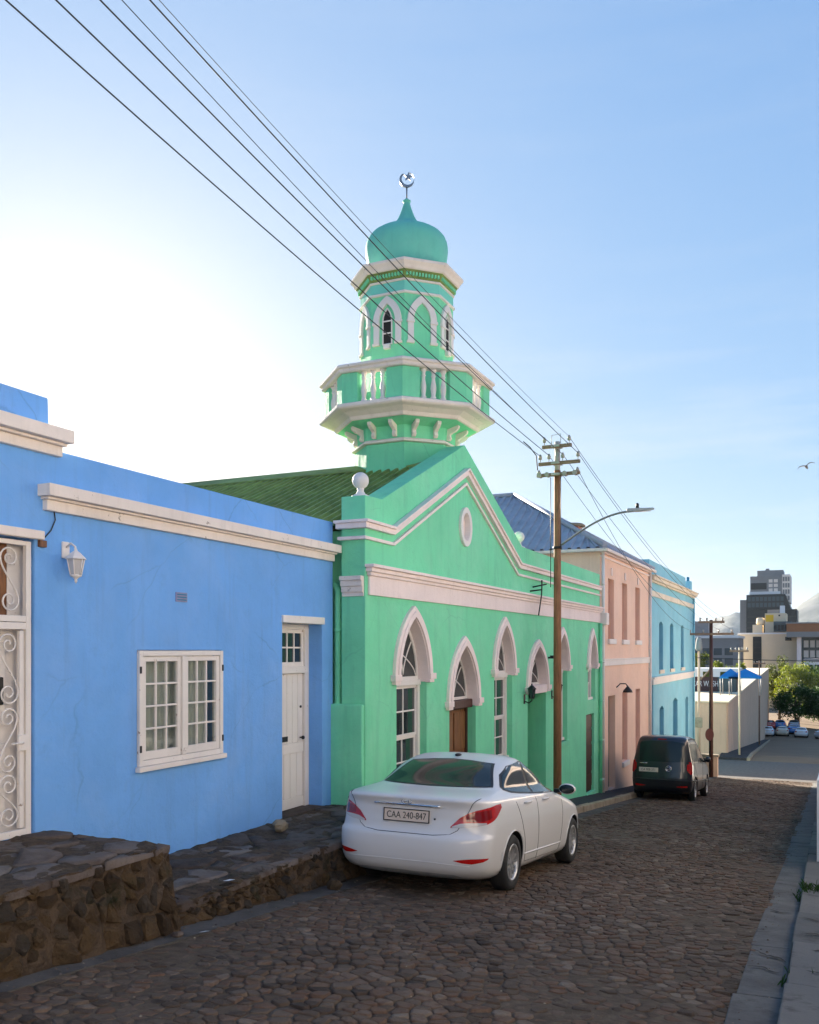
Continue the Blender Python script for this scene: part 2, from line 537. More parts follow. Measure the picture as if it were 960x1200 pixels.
M['groof'] = paint('green_roof_paint', (.19, .27, .075), var=.35, scale=2.5, stain=.4, stain_col=(.28, .23, .11), bump=.1, rough=.7)
M['proof'] = paint('blue_grey_roof_paint', (.36, .38, .44), var=.15, scale=2.0, stain=.15, bump=.08, rough=.6)
M['cob'] = stone('cobble_stone', [(.044, .030, .021), (.086, .060, .042), (.124, .092, .068), (.115, .066, .042), (.19, .148, .112)], scale=14, bump=1.0, rough=.85, island=True)
M['cobjoint'] = stone('sandy_joint', [(.050, .037, .026), (.098, .072, .050), (.135, .104, .075)], scale=7, bump=1.0)
M['rubble'] = stone('rubble_stone', [(.022, .016, .011), (.055, .036, .020), (.11, .070, .034), (.045, .038, .031), (.085, .06, .036)], scale=7, bump=1.0, dist=.05, moss=(.022, .026, .010), island=True)
M['mortar'] = stone('mud_mortar', [(.046, .031, .020), (.125, .085, .052), (.075, .052, .035), (.155, .115, .08)], scale=6, bump=1.0, dist=.05, moss=(.02, .025, .010))
M['flag'] = stone('worn_flagstone', [(.045, .032, .024), (.105, .078, .062), (.17, .138, .118), (.08, .055, .040), (.21, .18, .155)], scale=5, bump=.9, moss=(.03, .022, .014), island=True)
M['gutter'] = stone('stained_gutter', [(.045, .040, .036), (.085, .077, .070), (.12, .11, .10)], scale=3, bump=.6)
M['concrete'] = stone('gutter_concrete', [(.078, .076, .073), (.115, .113, .11), (.15, .147, .14)], scale=2.5, bump=.6, moss=(.06, .057, .052))
M['pave'] = stone('pavement_concrete', [(.085, .085, .083), (.125, .124, .12), (.165, .16, .152)], scale=3, bump=.6, moss=(.075, .072, .066), island=True)
M['kerb'] = stone('kerb_stone', [(.22, .17, .11), (.32, .26, .18), (.4, .34, .25)], scale=4, bump=.5)
M['tar'] = stone('dark_tar', [(.03, .03, .034), (.05, .05, .055)], scale=12, bump=.4)
M['asphalt'] = stone('asphalt', [(.09, .085, .08), (.13, .12, .11), (.16, .145, .13)], scale=6, bump=.3)
M['asphalt2'] = stone('brown_asphalt', [(.17, .115, .07), (.25, .175, .11)], scale=.4, bump=.3)
M['earth'] = stone('dry_ground', [(.10, .085, .06), (.16, .14, .10), (.08, .09, .05)], scale=.15, bump=.3)
M['rubber'] = plain('tyre_rubber', (.018, .018, .018), .8)
M['rim'] = plain('wheel_alloy', (.50, .50, .50), .35, .7)
M['chrome'] = plain('chrome', (.75, .75, .75), .12, 1.0)
M['carwhite'] = plain('white_car_paint', (.68, .665, .65), .35, 0, .6)
M['carblack'] = plain('black_car_paint', (.008, .009, .012), .3, 0, .8)
M['carglass'] = glass_pane('car_glass', (.014, .022, .022), .09, .0, .45)
M['blackplastic'] = plain('black_plastic', (.015, .015, .015), .5)
M['lampred'] = plain('red_lamp_glass', (.46, .008, .006), .10, 0, .8)
M['lampclear'] = plain('clear_lamp_glass', (.55, .52, .5), .15, 0, .6)
M['plate'] = plain('number_plate', (.70, .58, .48), .5)
M['platetext'] = plain('plate_lettering', (.03, .025, .02), .5)

# ================================================================== the ground, the street
G = 0.095
def zr(s):
    """height of the carriageway along the street"""
    if s < 44: return -G * s
    if s < 54: return -G * 44
    if s < 128: return -G * 44 - .082 * (s - 54)
    if s < 200: return -10.25
    if s < 420: return -10.25 - .067 * (s - 200)
    return -24.99

def sheet(name, mat, x0, x1, ss, off, parent=None, skirt=0.0):
    """a sheet that follows the street's slope"""
    mb = MB()
    vs_ = []
    for s_ in ss:
        vs_ += [(x0, s_, zr(s_) + off), (x1, s_, zr(s_) + off)]
    fs = [(2 * i, 2 * i + 1, 2 * i + 3, 2 * i + 2) for i in range(len(ss) - 1)]
    if skirt:
        b = len(vs_)
        vs_ += [(x, y, z - skirt) for x, y, z in vs_]
        n = len(ss)
        for i in range(n - 1):
            fs.append((2 * i, 2 * i + 2, b + 2 * i + 2, b + 2 * i))
            fs.append((2 * i + 1, b + 2 * i + 1, b + 2 * i + 3, 2 * i + 3))
        fs.append((0, b, b + 1, 1)); fs.append((2 * n - 2, 2 * n - 1, b + 2 * n - 1, b + 2 * n - 2))
    mb.add(vs_, fs)
    return mb.build(name, mat, parent, recalc=True)

ground = MB()
gs = [-400, -60, 0, 43.9, 44.2, 54, 100, 128, 200, 260, 420, 900, 2500, 5200]
gx = [-2600, -60, -14, 6, 60, 2600]
gv = [(x, s_, zr(s_) - .45) for s_ in gs for x in gx]
gf = [(i * 6 + k, i * 6 + k + 1, i * 6 + k + 7, i * 6 + k + 6) for i in range(len(gs) - 1) for k in range(5)]
tag(ground.add(gv, gf).build('ground', M['earth']), kind='structure')

road = tag(sheet('road', M['cobjoint'], -4.64, -.55, [-14, 0, 10, 20, 30, 44.05], -.009), kind='structure')
cross = tag(sheet('cross_street', M['asphalt'], -70, 60, [44.06, 48, 51.3], -.006, skirt=.3), kind='structure')
def lower_edge(s_): return -3.8 if s_ < 54 else -3.8 - .0421 * (s_ - 54)
_ss = [51.31, 54, 70, 90, 110, 128]
mb = MB().add([p for s_ in _ss for p in ((lower_edge(s_), s_, zr(s_) - .01), (12, s_, zr(s_) - .01))], [(2 * i, 2 * i + 1, 2 * i + 3, 2 * i + 2) for i in range(5)])
tag(mb.build('lower_road', M['asphalt2']), kind='structure')
tag(sheet('parking_area', M['asphalt2'], -16, 14, [128.01, 140, 170, 200], -.012), kind='structure')
gut_l = tag(sheet('gutter', M['gutter'], -4.96, -4.63, [-14, 0, 10, 20, 30, 44.04], .006, skirt=.2), kind='structure')
gut_r = tag(sheet('concrete_gutter', M['gutter'], -.60, -.27, [-14, 0, 10, 20, 30, 44.04], -.03, skirt=.2), kind='structure')
_r = random.Random(17)
s_ = 1.0
while s_ < 43.6:
    ln = min(_r.uniform(.9, 2.1), 44 - s_)
    a, b = s_ + _r.uniform(.003, .012), s_ + ln - _r.uniform(.003, .012)
    xa, xb_, da, db = -.585 + _r.uniform(-.02, .015), -.585 + _r.uniform(-.02, .015), _r.uniform(-.006, .006), _r.uniform(-.006, .006)
    MB().hexa([(xa, a, zr(a) - .08), (-.272, a, zr(a) - .08), (-.272, b, zr(b) - .08), (xb_, b, zr(b) - .08),
               (xa, a, zr(a) + .004 + da), (-.272, a, zr(a) + .012 + da), (-.272, b, zr(b) + .012 + db), (xb_, b, zr(b) + .004 + db)]).build('gutter_slab', M['concrete'], gut_r, bevel=.01)
    s_ += ln

# ---- Voronoi pieces
def clip(poly, mx, my, nx, ny):
    out = []
    n = len(poly)
    for i in range(n):
        ax, ay = poly[i]; bx, by = poly[(i + 1) % n]
        da = (ax - mx) * nx + (ay - my) * ny; db = (bx - mx) * nx + (by - my) * ny
        if da <= 0: out.append((ax, ay))
        if (da < 0 < db) or (db < 0 < da):
            t = da / (da - db)
            out.append((ax + (bx - ax) * t, ay + (by - ay) * t))
    return out

def cells(seeds, cs, x0, x1, y0, y1):
    grid = {}
    for i, (x, y) in enumerate(seeds):
        grid.setdefault((int(x // cs), int(y // cs)), []).append(i)
    res = []
    for i, (x, y) in enumerate(seeds):
        poly = [(max(x0, x - 1.6 * cs), max(y0, y - 1.6 * cs)), (min(x1, x + 1.6 * cs), max(y0, y - 1.6 * cs)),
                (min(x1, x + 1.6 * cs), min(y1, y + 1.6 * cs)), (max(x0, x - 1.6 * cs), min(y1, y + 1.6 * cs))]
        gx_, gy_ = int(x // cs), int(y // cs)
        for a in range(-2, 3):
            for b in range(-2, 3):
                for j in grid.get((gx_ + a, gy_ + b), ()):
                    if j == i: continue
                    u, v = seeds[j]
                    poly = clip(poly, (x + u) / 2, (y + v) / 2, u - x, v - y)
                    if len(poly) < 3: break
        if len(poly) >= 3:
            res.append((x, y, poly))
    return res

def soften(poly, gap, chaikin):
    cx = sum(p[0] for p in poly) / len(poly); cy = sum(p[1] for p in poly) / len(poly)
    out = []
    for x, y in poly:
        d = math.hypot(x - cx, y - cy) + 1e-9
        k = max(.4, (d - gap) / d)
        out.append((cx + (x - cx) * k, cy + (y - cy) * k))
    if chaikin:
        q = []
        n = len(out)
        for i in range(n):
            a, b = out[i], out[(i + 1) % n]
            if math.hypot(a[0] - b[0], a[1] - b[1]) < gap * .8:
                q.append(((a[0] + b[0]) / 2, (a[1] + b[1]) / 2)); continue
            q.append((a[0] * .86 + b[0] * .14, a[1] * .86 + b[1] * .14))
            q.append((a[0] * .14 + b[0] * .86, a[1] * .14 + b[1] * .86))
        out = q
    return out, cx, cy

def lump(mb, poly, cx, cy, place, depth, dome, rnd, tilt=.0, edge=.93, jit=0.0):
    """one stone: foot ring, shoulder ring, top ring, crown; place(u,v,h) -> world"""
    n = len(poly)
    tx, ty = rnd.uniform(-tilt, tilt), rnd.uniform(-tilt, tilt)
    vs_ = []
    for k, hh in ((1.0, -depth), (edge, -.35 * dome), (.62, 0)):
        for x, y in poly:
            u, v = cx + (x - cx) * k, cy + (y - cy) * k
            vs_.append(place(u + rnd.uniform(-jit, jit), v + rnd.uniform(-jit, jit), hh + (tx * (x - cx) + ty * (y - cy) + rnd.uniform(-jit, jit)) * (hh > -depth)))
    vs_.append(place(cx, cy, .12 * dome))
    fs = []
    for rr in range(2):
        for i in range(n):
            j = (i + 1) % n
            fs.append((rr * n + i, rr * n + j, (rr + 1) * n + j, (rr + 1) * n + i))
    for i in range(n):
        fs.append((2 * n + i, 2 * n + (i + 1) % n, 3 * n))
    mb.add(vs_, fs, jit < .007)

# ---- cobbles: 300 nearest are single pieces, the rest one field
rnd = random.Random(11)
seeds = []
s_ = 2.9; row = 0
while s_ < 44.0:
    step = rnd.uniform(.078, .105)
    x = -4.66 + rnd.uniform(0, .15)
    while x < -.55:
        w = rnd.choice([.08, .10, .12, .14, .18]) * rnd.uniform(.85, 1.15)
        seeds.append((x + w / 2 + rnd.uniform(-.015, .015), s_ + rnd.uniform(-.028, .028)))
        x += w
    s_ += step; row += 1
cc = cells(seeds, .14, -4.66, -.53, 2.85, 44.05)
def in_view(x, y):
    fw = y * math.cos(YAW) - x * math.sin(YAW); rt = y * math.sin(YAW) + x * math.cos(YAW)
    if fw < .5: return False
    u = 480 + 1050 * rt / fw; v = 762 + 1050 * (1.75 - zr(y)) / fw
    return -10 < u < 970 and v < 1215
order = sorted(range(len(cc)), key=lambda i: (not in_view(cc[i][0], cc[i][1]), math.hypot(cc[i][0], cc[i][1])))
near = set(order[:300])
field = MB()
for i, (x, y, poly) in enumerate(cc):
    p, cx, cy = soften(poly, .0035 + rnd.uniform(0, .005), y < 16)
    hgt = rnd.gauss(.001, .0045) + .010 * math.sin(cx * 1.9 + cy * .7) * math.sin(cy * .9)
    if i in near:
        mb = MB()
        lump(mb, p, cx, cy, lambda u, v, h: (u, v, zr(v) + hgt + h), .03, .0055, rnd, .06)
        mb.build('cobble', M['cob'], road, weld=False)
    else:
        lump(field, p, cx, cy, lambda u, v, h: (u, v, zr(v) + hgt + h), .025, .0055, rnd, .06)
tag(field.build('cobble_field', M['cob'], road, weld=False), kind='stuff')

# ---- left pavement in front of the mosque and beyond
pav = tag(sheet('pavement', M['tar'], -5.9, -5.13, [10.98, 20, 30, 44.0], .135, skirt=.45), kind='structure')
rnd = random.Random(5)
s_ = 10.98
while s_ < 43.6:
    ln = min(rnd.uniform(.85, 1.1), 44 - s_)
    a, b = s_ + .006, s_ + ln - .006
    j = rnd.uniform(-.008, .008)
    MB().hexa([(-5.125, a, zr(a) - .2), (-4.955 + j, a, zr(a) - .2), (-4.955 + j, b, zr(b) - .2), (-5.125, b, zr(b) - .2),
               (-5.125, a, zr(a) + .142 + j), (-4.965 + j, a, zr(a) + .14), (-4.965 + j, b, zr(b) + .14), (-5.125, b, zr(b) + .142 + j)]).build('kerb_stone', M['kerb'], pav, bevel=.015)
    s_ += ln

# ---- right pavement: kerb blocks and slabs
pavr = tag(sheet('near_pavement', M['mortar'], -.262, 1.85, [-14, 0, 10, 20, 30, 43.9], .085, skirt=.3), kind='structure')
s_ = 1.5
while s_ < 43.5:
    ln = min(rnd.uniform(1.1, 1.45), 43.9 - s_)
    a, b = s_ + .008, s_ + ln - .008
    j = rnd.uniform(-.01, .006); dz = rnd.uniform(-.008, .006)
    MB().hexa([(-.268 + j, a, zr(a) - .05), (.06, a, zr(a) - .05), (.06, b, zr(b) - .05), (-.268 + j, b, zr(b) - .05),
               (-.258 + j, a, zr(a) + .12 + dz), (.06, a, zr(a) + .118 + dz), (.06, b, zr(b) + .118 - dz), (-.258 + j, b, zr(b) + .12 - dz)]).build('kerb_block', M['pave'], pavr, bevel=.014)
    s_ += ln
for col_, (xa, xb) in enumerate(((.075, .62), (.632, 1.2), (1.212, 1.8))):
    s_ = 1.4 + .3 * col_
    while s_ < 43:
        a, b = s_ + .006, s_ + .594
        MB().hexa([(xa, a, zr(a)), (xb, a, zr(a)), (xb, b, zr(b)), (xa, b, zr(b)), (xa, a, zr(a) + .118), (xb, a, zr(a) + .118), (xb, b, zr(b) + .118), (xa, b, zr(b) + .118)]).build('paving_slab', M['pave'], pavr)
        s_ += .6 if s_ < 16 else 100
# far pavement beside the long wall
wall_dir = Vector((-.0376, 1.086, 0)).normalized()
def wall_x(s_): return -5.16 - .0346 * (s_ - 53.6)
_ss = [51.4, 54, 70, 90, 110, 128]
mb = MB().add([p for s_ in _ss for p in ((wall_x(s_) - .3, s_, zr(s_) + .12), (lower_edge(s_) - .15, s_, zr(s_) + .12))], [(2 * i, 2 * i + 1, 2 * i + 3, 2 * i + 2) for i in range(5)])
mb.hexa([(-5.5, 51.395, -4.6), (-3.95, 51.395, -4.6), (-3.95, 51.45, -4.6), (-5.5, 51.45, -4.6), (-5.5, 51.395, zr(52) + .118), (-3.95, 51.395, zr(52) + .118), (-3.95, 51.45, zr(52) + .118), (-5.5, 51.45, zr(52) + .118)])
tag(mb.build('far_pavement', M['tar']), kind='structure')
mb = MB()
for y0, y1 in zip(_ss[:-1], _ss[1:]):
    e0, e1 = lower_edge(y0), lower_edge(y1)
    mb.hexa([(e0 - .15, y0, zr(y0) - .1), (e0 + .02, y0, zr(y0) - .1), (e1 + .02, y1, zr(y1) - .1), (e1 - .15, y1, zr(y1) - .1),
             (e0 - .15, y0, zr(y0) + .13), (e0 + .02, y0, zr(y0) + .13), (e1 + .02, y1, zr(y1) + .13), (e1 - .15, y1, zr(y1) + .13)])
tag(mb.build('far_kerb', M['kerb']), kind='structure')

# ================================================================== raised stone stoeps in front of the blue house
def rough_block(name, parent, mat, xb, xt_top, xt_bot, s0, s1, ztop, seed):
    """core of a rubble platform: gridded front and top with uneven relief"""
    r_ = random.Random(seed)
    mb = MB()
    ns, nz, nx = 44, 8, 12
    def jit(a): return r_.uniform(-a, a)
    rows = []
    for i in range(ns + 1):
        s_ = s0 + (s1 - s0) * i / ns
        colv = []
        for k in range(nz + 1):
            f = k / nz
            z = zr(s_) - .1 + (ztop - zr(s_) + .1) * f
            colv.append((xt_bot + (xt_top - xt_bot) * f + jit(.03), s_ + jit(.012), z + (jit(.02) if k == nz else 0)))
        for k in range(1, nx + 1):
            colv.append((xt_top + (xb - xt_top) * k / nx, s_, ztop + jit(.018)))
        rows.append(colv)
    m_ = nz + nx + 1
    vs_ = [v for c in rows for v in c]
    fs = [(i * m_ + k, (i + 1) * m_ + k, (i + 1) * m_ + k + 1, i * m_ + k + 1) for i in range(ns) for k in range(m_ - 1)]
    b = len(vs_)
    for e in (0, ns):
        vs_ += [(xb, s0 + (s1 - s0) * e / ns, zr(s0) - .6)]
        fs.append(tuple(e * m_ + k for k in range(m_)) + (len(vs_) - 1,))
    mb.add(vs_, fs)
    return mb.build(name, mat, parent)

def stoep(name, label, s0, s1, ztop, xt, xb, seed, fs_, ts_):
    t = thing(name, (-5.5, (s0 + s1) / 2, zr((s0 + s1) / 2)), label, 'stone platform')
    rough_block('core', t, M['mortar'], -6.33, xt - .010, xb - .010, s0, s1, ztop - .006, seed)
    r_ = random.Random(seed + 1)
    # front stones: coordinates (s, height fraction)
    H = ztop - zr((s0 + s1) / 2)
    sd = []
    z = .05
    while z < H:
        x = s0 + r_.uniform(0, fs_)
        while x < s1:
            w = fs_ * r_.uniform(.6, 1.7)
            sd.append((x + w / 2, z + fs_ * .28 + r_.uniform(-.04, .04))); x += w
        z += fs_ * r_.uniform(.5, .75)
    for x, y, poly in cells(sd, fs_ * 1.6, s0, s1, 0, H):
        p, cx, cy = soften(poly, .016, True)
        push = r_.uniform(-.02, .025)
        def place(u, v, h):
            f = min(1, v / H)
            zb = zr(u)
            return (xb + (xt - xb) * f + h + push, u, zb + (ztop - zb) * f)
        m_ = MB(); lump(m_, p, cx, cy, place, .09, .045, r_, .35, .95, .009)
        m_.build('stone', M['rubble'], t, weld=False)
    # end face
    sd = []
    W = xt - (-6.3)
    z = .05
    zb = zr(s1)
    H2 = ztop - zb
    while z < H2:
        x = r_.uniform(0, fs_)
        while x < W:
            w = fs_ * r_.uniform(.7, 1.6); sd.append((x, z + r_.uniform(-.03, .03))); x += w
        z += fs_ * .6
    for x, y, poly in cells(sd, fs_ * 1.6, 0, W, 0, H2):
        p, cx, cy = soften(poly, .016, True)
        m_ = MB(); lump(m_, p, cx, cy, lambda u, v, h: (-6.3 + u, s1 + .02 + h, zb + v), .09, .045, r_, .3, .94, .009)
        m_.build('stone', M['rubble'], t, weld=False)
    # flags on top
    sd = []
    x = -6.3
    while x < xt:
        y = s0 + r_.uniform(0, ts_)
        while y < s1:
            w = ts_ * r_.uniform(.6, 1.6); sd.append((x + ts_ * .4 + r_.uniform(-.06, .06), y + w / 2)); y += w
        x += ts_ * r_.uniform(.55, .9)
    for x, y, poly in cells(sd, ts_ * 1.5, -6.29, xt + .03, s0, s1 + .02):
        p, cx, cy = soften(poly, .010, True)
        dz = r_.uniform(-.012, .014)
        m_ = MB(); lump(m_, p, cx, cy, lambda u, v, h: (u, v, ztop + dz + h), .05, .010, r_, .06, .97, .006)
        m_.build('flagstone', M['flag'], t, weld=False)
    return t

stoep('upper_stoep', 'higher rough rubble stone platform below the white scrolled gate', 1.6, 5.85, .15, -4.92, -4.78, 21, .16, .42)
stoep('lower_stoep', 'low rubble platform of worn flagstones under the blue house window and door', 5.95, 10.93, -.40, -4.96, -4.88, 33, .13, .46)

# ================================================================== blue house
BX = -6.3
house = thing('blue_house', (-8, 6, -.4), 'cornflower blue single storey house with cream cornice and white casement window', 'house')
mb = MB().plate([(1, -.8), (10.95, -.8), (10.95, 3.55), (5.9, 3.55), (5.88, 4.0), (1, 4.0)],
                [rect(4.70, 5.73, .12, 2.72), rect(7.02, 8.40, .57, 1.75), rect(9.67, 10.66, -.45, 2.16)], BX, BX - .3)
mb.build('wall', M['blue'], house, bevel=.012)
body = MB()
body.box(-14, BX - .3, 10.72, 10.95, -.8, 3.3).box(-14, BX - .3, 1, 1.2, -.8, 3.3).box(-14.2, -14, 1, 10.95, -.8, 3.6).box(-8.3, -8.2, 1.2, 10.72, -.8, 3.1)
body.build('side_wall', M['blue'], house)
box('roof', M['galv'], house, -14, BX - .3, 1.2, 10.72, 3.12, 3.24)
box('room_floor', M['dark'], house, -8.2, BX - .3, 1.2, 10.72, -.5, -.42)

def cornice(name, parent, steps, s0, s1, x):
    mb = MB()
    for i, (z0, z1, d) in enumerate(steps):
        mb.box(x - .01, x + d, s0 - d * .6, s1 + (d * .3), z0, z1)
    return mb.build(name, M['trim'], parent, bevel=.008)
cornice('cornice', house, [(2.99, 3.085, .055), (3.085, 3.108, .09), (3.108, 3.215, .15)], 5.85, 10.9, BX)
cornice('cornice', house, [(3.49, 3.58, .055), (3.58, 3.605, .10), (3.605, 3.72, .165)], 1.1, 5.98, BX)

def casement_window(parent, s0, s1, z0, z1, x, cols, rows, leaves):
    """painted timber window: outer frame, leaves with glazing bars, one pane of glass per light"""
    f = MB()
    fw = .055
    f.box(x - .06, x + .028, s0, s0 + fw, z0, z1).box(x - .06, x + .028, s1 - fw, s1, z0, z1)
    f.box(x - .06, x + .027, s0 + fw, s1 - fw, z1 - fw, z1).box(x - .06, x + .027, s0 + fw, s1 - fw, z0, z0 + fw)
    mid = (s0 + s1) / 2
    w = f.build('window', M['whitewood'], parent, bevel=.005)
    MB().box(x - .06, x + .035, mid - .032, mid + .032, z0 + fw + .002, z1 - fw - .002).build('mullion', M['whitewood'], w, bevel=.005)
    for a, b in ((s0 + fw + .004, mid - .035), (mid + .035, s1 - fw - .004)):
        l = MB(); st = .052; za, zb = z0 + fw + .004, z1 - fw - .004
        l.box(x - .045, x + .012, a, a + st, za, zb).box(x - .045, x + .012, b - st, b, za, zb)
        l.box(x - .045, x + .011, a + st, b - st, zb - st, zb).box(x - .045, x + .011, a + st, b - st, za, za + st + .03)
        ga, gb, gz0, gz1 = a + st, b - st, za + st + .03, zb - st
        bw = .010
        for k in range(1, cols):
            c = ga + (gb - ga) * k / cols
            l.box(x - .036, x + .004, c - bw, c + bw, gz0, gz1)
        for k in range(1, rows):
            c = gz0 + (gz1 - gz0) * k / rows
            l.box(x - .035, x + .003, ga, gb, c - bw, c + bw)
        l.build('casement', M['whitewood'], w, bevel=.003)
        for i in range(cols):
            for k in range(rows):
                pa = ga + (gb - ga) * i / cols; pz = gz0 + (gz1 - gz0) * k / rows
                box('pane', M['clear'], w, x - .020, x - .016, pa, pa + (gb - ga) / cols, pz, pz + (gz1 - gz0) / rows)
    return w
win = casement_window(house, 7.02, 8.40, .575, 1.745, BX, 3, 4, 2)
MB().box(BX - .05, BX + .06, 6.99, 8.43, .52, .572).build('sill', M['whitewood'], win, bevel=.006)
# hinges
for z in (.75, 1.55):
    for s_ in (7.035, 8.385):
        box('hinge', M['iron'], win, BX + .028, BX + .036, s_ - .012, s_ + .012, z - .035, z + .035)
# curtains hung inside
def curtain(s0, s1, z0, z1, x, waves, amp, gather=0.0):
    mb = MB(); n = 48; m = 8
    vs_ = []
    for k in range(m + 1):
        f = k / m
        for i in range(n + 1):
            u = i / n
            c = s0 + (s1 - s0) * (u * (1 - gather * math.sin(PI * f)))
            vs_.append((x + amp * math.sin(u * waves * 2 * PI + .4 * math.sin(f * 5)), c, z0 + (z1 - z0) * f))
    fs = [(k * (n + 1) + i, k * (n + 1) + i + 1, (k + 1) * (n + 1) + i + 1, (k + 1) * (n + 1) + i) for k in range(m) for i in range(n)]
    return mb.add(vs_, fs, True)
curtain(7.04, 7.62, .5, 1.80, BX - .12, 6, .015, .12).build('curtain', M['curtain'], house)
curtain(7.60, 8.22, .5, 1.80, BX - .11, 7, .015, -.06).build('curtain', M['curtain'], house)
MB().tube([(BX - .16, 6.9, 1.68), (BX - .16, 8.5, 1.68)], .012).build('curtain_rod', M['door'], house)

# plank door with fanlight
dx = BX - .24
d = MB()
d.box(dx - .05, dx + .03, 9.67, 9.74, -.40, 2.10).box(dx - .05, dx + .03, 10.55, 10.66, -.40, 2.10).box(dx - .05, dx + .028, 9.74, 10.55, 2.03, 2.10).box(dx - .05, dx + .05, 9.74, 10.55, 1.44, 1.53)
dframe = d.build('door_frame', M['whitewood'], house, bevel=.006)
df = MB()
df.box(dx - .03, dx + .012, 9.745, 9.80, 1.53, 2.03).box(dx - .03, dx + .012, 10.49, 10.545, 1.53, 2.03).box(dx - .03, dx + .011, 9.80, 10.49, 1.98, 2.03).box(dx - .03, dx + .011, 9.80, 10.49, 1.53, 1.59)
for k in range(1, 4):
    c = 9.80 + .69 * k / 4; df.box(dx - .02, dx + .006, c - .011, c + .011, 1.59, 1.98)
df.box(dx - .02, dx + .005, 9.80, 10.49, 1.775, 1.797)
fan = df.build('fanlight', M['whitewood'], house, bevel=.003)
for i in range(4):
    for k in range(2):
        box('pane', M['glass'], fan, dx - .012, dx - .008, 9.80 + .1725 * i, 9.80 + .1725 * (i + 1), 1.59 + .195 * k, 1.59 + .195 * (k + 1))
pd = MB().box(dx - .04, dx - .012, 9.745, 10.545, -.38, 1.438).build('door', M['whitewood'], house)
for (za, zb, n) in ((.50, 1.43, 6), (-.24, .36, 5)):
    for k in range(n):
        a = 9.75 + .79 * k / n; b = 9.75 + .79 * (k + 1) / n
        MB().box(dx - .03, dx, a + .004, b - .004, za, zb).build('plank', M['whitewood'], pd, bevel=.004)
for za, zb in ((.36, .50), (-.38, -.24)):
    box('rail', M['whitewood'], pd, dx - .03, dx + .012, 9.748, 10.542, za + .003, zb - .003, bevel=.005)
box('letter_slot', M['iron'], pd, dx + .0, dx + .014, 9.93, 10.15, .53, .60, bevel=.004)
MB().sphere((dx + .05, 10.47, .56), .026).tube([(dx, 10.47, .56), (dx + .05, 10.47, .56)], .010).build('door_knob', M['iron'], pd)
MB().tube([(dx, 10.48, .98), (dx + .012, 10.48, .98)], .018, 12).build('keyhole', M['iron'], pd)
box('lintel', M['whitewood'], house, dx, BX + .03, 9.65, 10.685, 2.105, 2.20, bevel=.006)
box('threshold', M['flag'], house, dx - .05, BX + .02, 9.67, 10.66, -.50, -.385, bevel=.01)
# air brick
vent = box('air_brick', M['airbrick'], house, BX, BX + .012, 7.60, 7.78, 2.27, 2.37)
for k in range(3):
    box('vent_slot', M['lblue_dark'], vent, BX + .012, BX + .016, 7.615, 7.765, 2.285 + .028 * k, 2.297 + .028 * k)

# scrolled security gate in front of a panelled door
gx_ = BX - .05
g = MB()
for a, b in ((4.705, 4.745), (5.66, 5.715)):
    g.box(gx_ - .02, gx_ + .025, a, b, .14, 2.70)
for z0, z1 in ((.14, .20), (1.93, 1.99), (1.995, 2.05), (2.66, 2.70)):
    g.box(gx_ - .02, gx_ + .024, 4.745, 5.66, z0, z1)
gate = g.build('security_gate', M['whitewood'], house, bevel=.004)
box('gate_stile', M['whitewood'], gate, gx_ - .018, gx_ + .02, 5.595, 5.64, .21, 1.92, bevel=.004)
box('gate_stile', M['whitewood'], gate, gx_ - .018, gx_ + .02, 4.755, 4.80, .21, 1.92, bevel=.004)
def scroll(c, z0, z1, w, flip):
    """an S-shaped bar that curls up at both ends"""
    pts = []
    h = z1 - z0
    n = 26
    def curl(cy, cz, r0, a0, sgn, turns=1.5):
        out = []
        for i in range(n):
            f = i / (n - 1)
            a = a0 + sgn * f * turns * 2 * PI
            r = r0 * (1 - .82 * f)
            out.append((cy + r * math.cos(a), cz + r * math.sin(a)))
        return out
    r0 = w * .5
    top = curl(c, z1 - r0, r0, PI if not flip else 0, -1 if not flip else 1)
    bot = curl(c, z0 + r0, r0, 0 if not flip else PI, -1 if not flip else 1)
    p = list(reversed(top))
    a, b = top[0], bot[0]
    for i in range(1, 12):
        f = i / 12; e = f * f * (3 - 2 * f)
        p.append((a[0] + (b[0] - a[0]) * e, a[1] + (b[1] - a[1]) * f))
    p += bot
    return [(gx_ + .005, y, z) for y, z in p]
for (c, z0, z1, w, fl) in ((5.50, 2.08, 2.64, .19, False), (5.31, 2.08, 2.64, .17, True), (5.49, 1.28, 1.90, .20, False), (5.49, .70, 1.26, .18, True), (5.49, .23, .69, .20, False),
                           (5.27, 1.28, 1.90, .18, True), (5.27, .70, 1.26, .18, False), (5.27, .23, .69, .18, True), (4.95, 1.28, 1.90, .2, True), (4.95, .70, 1.26, .18, False), (4.95, .23, .69, .2, True), (4.95, 2.08, 2.64, .19, True)):
    MB().tube(scroll(c, z0, z1, w, fl), .0085, 6).build('scroll', M['whitewood'], gate)
box('gate_lock', M['whitewood'], gate, gx_ + .02, gx_ + .045, 5.565, 5.665, .88, 1.02, bevel=.006)
MB().tube([(gx_ + .03, 5.60, .95), (gx_ + .06, 5.60, .95), (gx_ + .06, 5.48, .95)], .010).build('gate_handle', M['whitewood'], gate)
bd = box('entry_door', M['whitewood'], house, BX - .19, BX - .15, 4.70, 5.728, .12, 1.96)
for a, b in ((4.80, 5.12), (5.22, 5.54)):
    for z0, z1 in ((.3, .95), (1.1, 1.82)):
        box('door_panel', M['whitewood'], bd, BX - .15, BX - .135, a, b, z0, z1, bevel=.008)
box('door_handle', M['iron'], bd, BX - .15, BX - .11, 5.44, 5.50, 1.28, 1.52, bevel=.01)
tr = box('transom_frame', M['whitewood'], house, BX - .19, BX - .14, 5.56, 5.728, 1.962, 2.72)
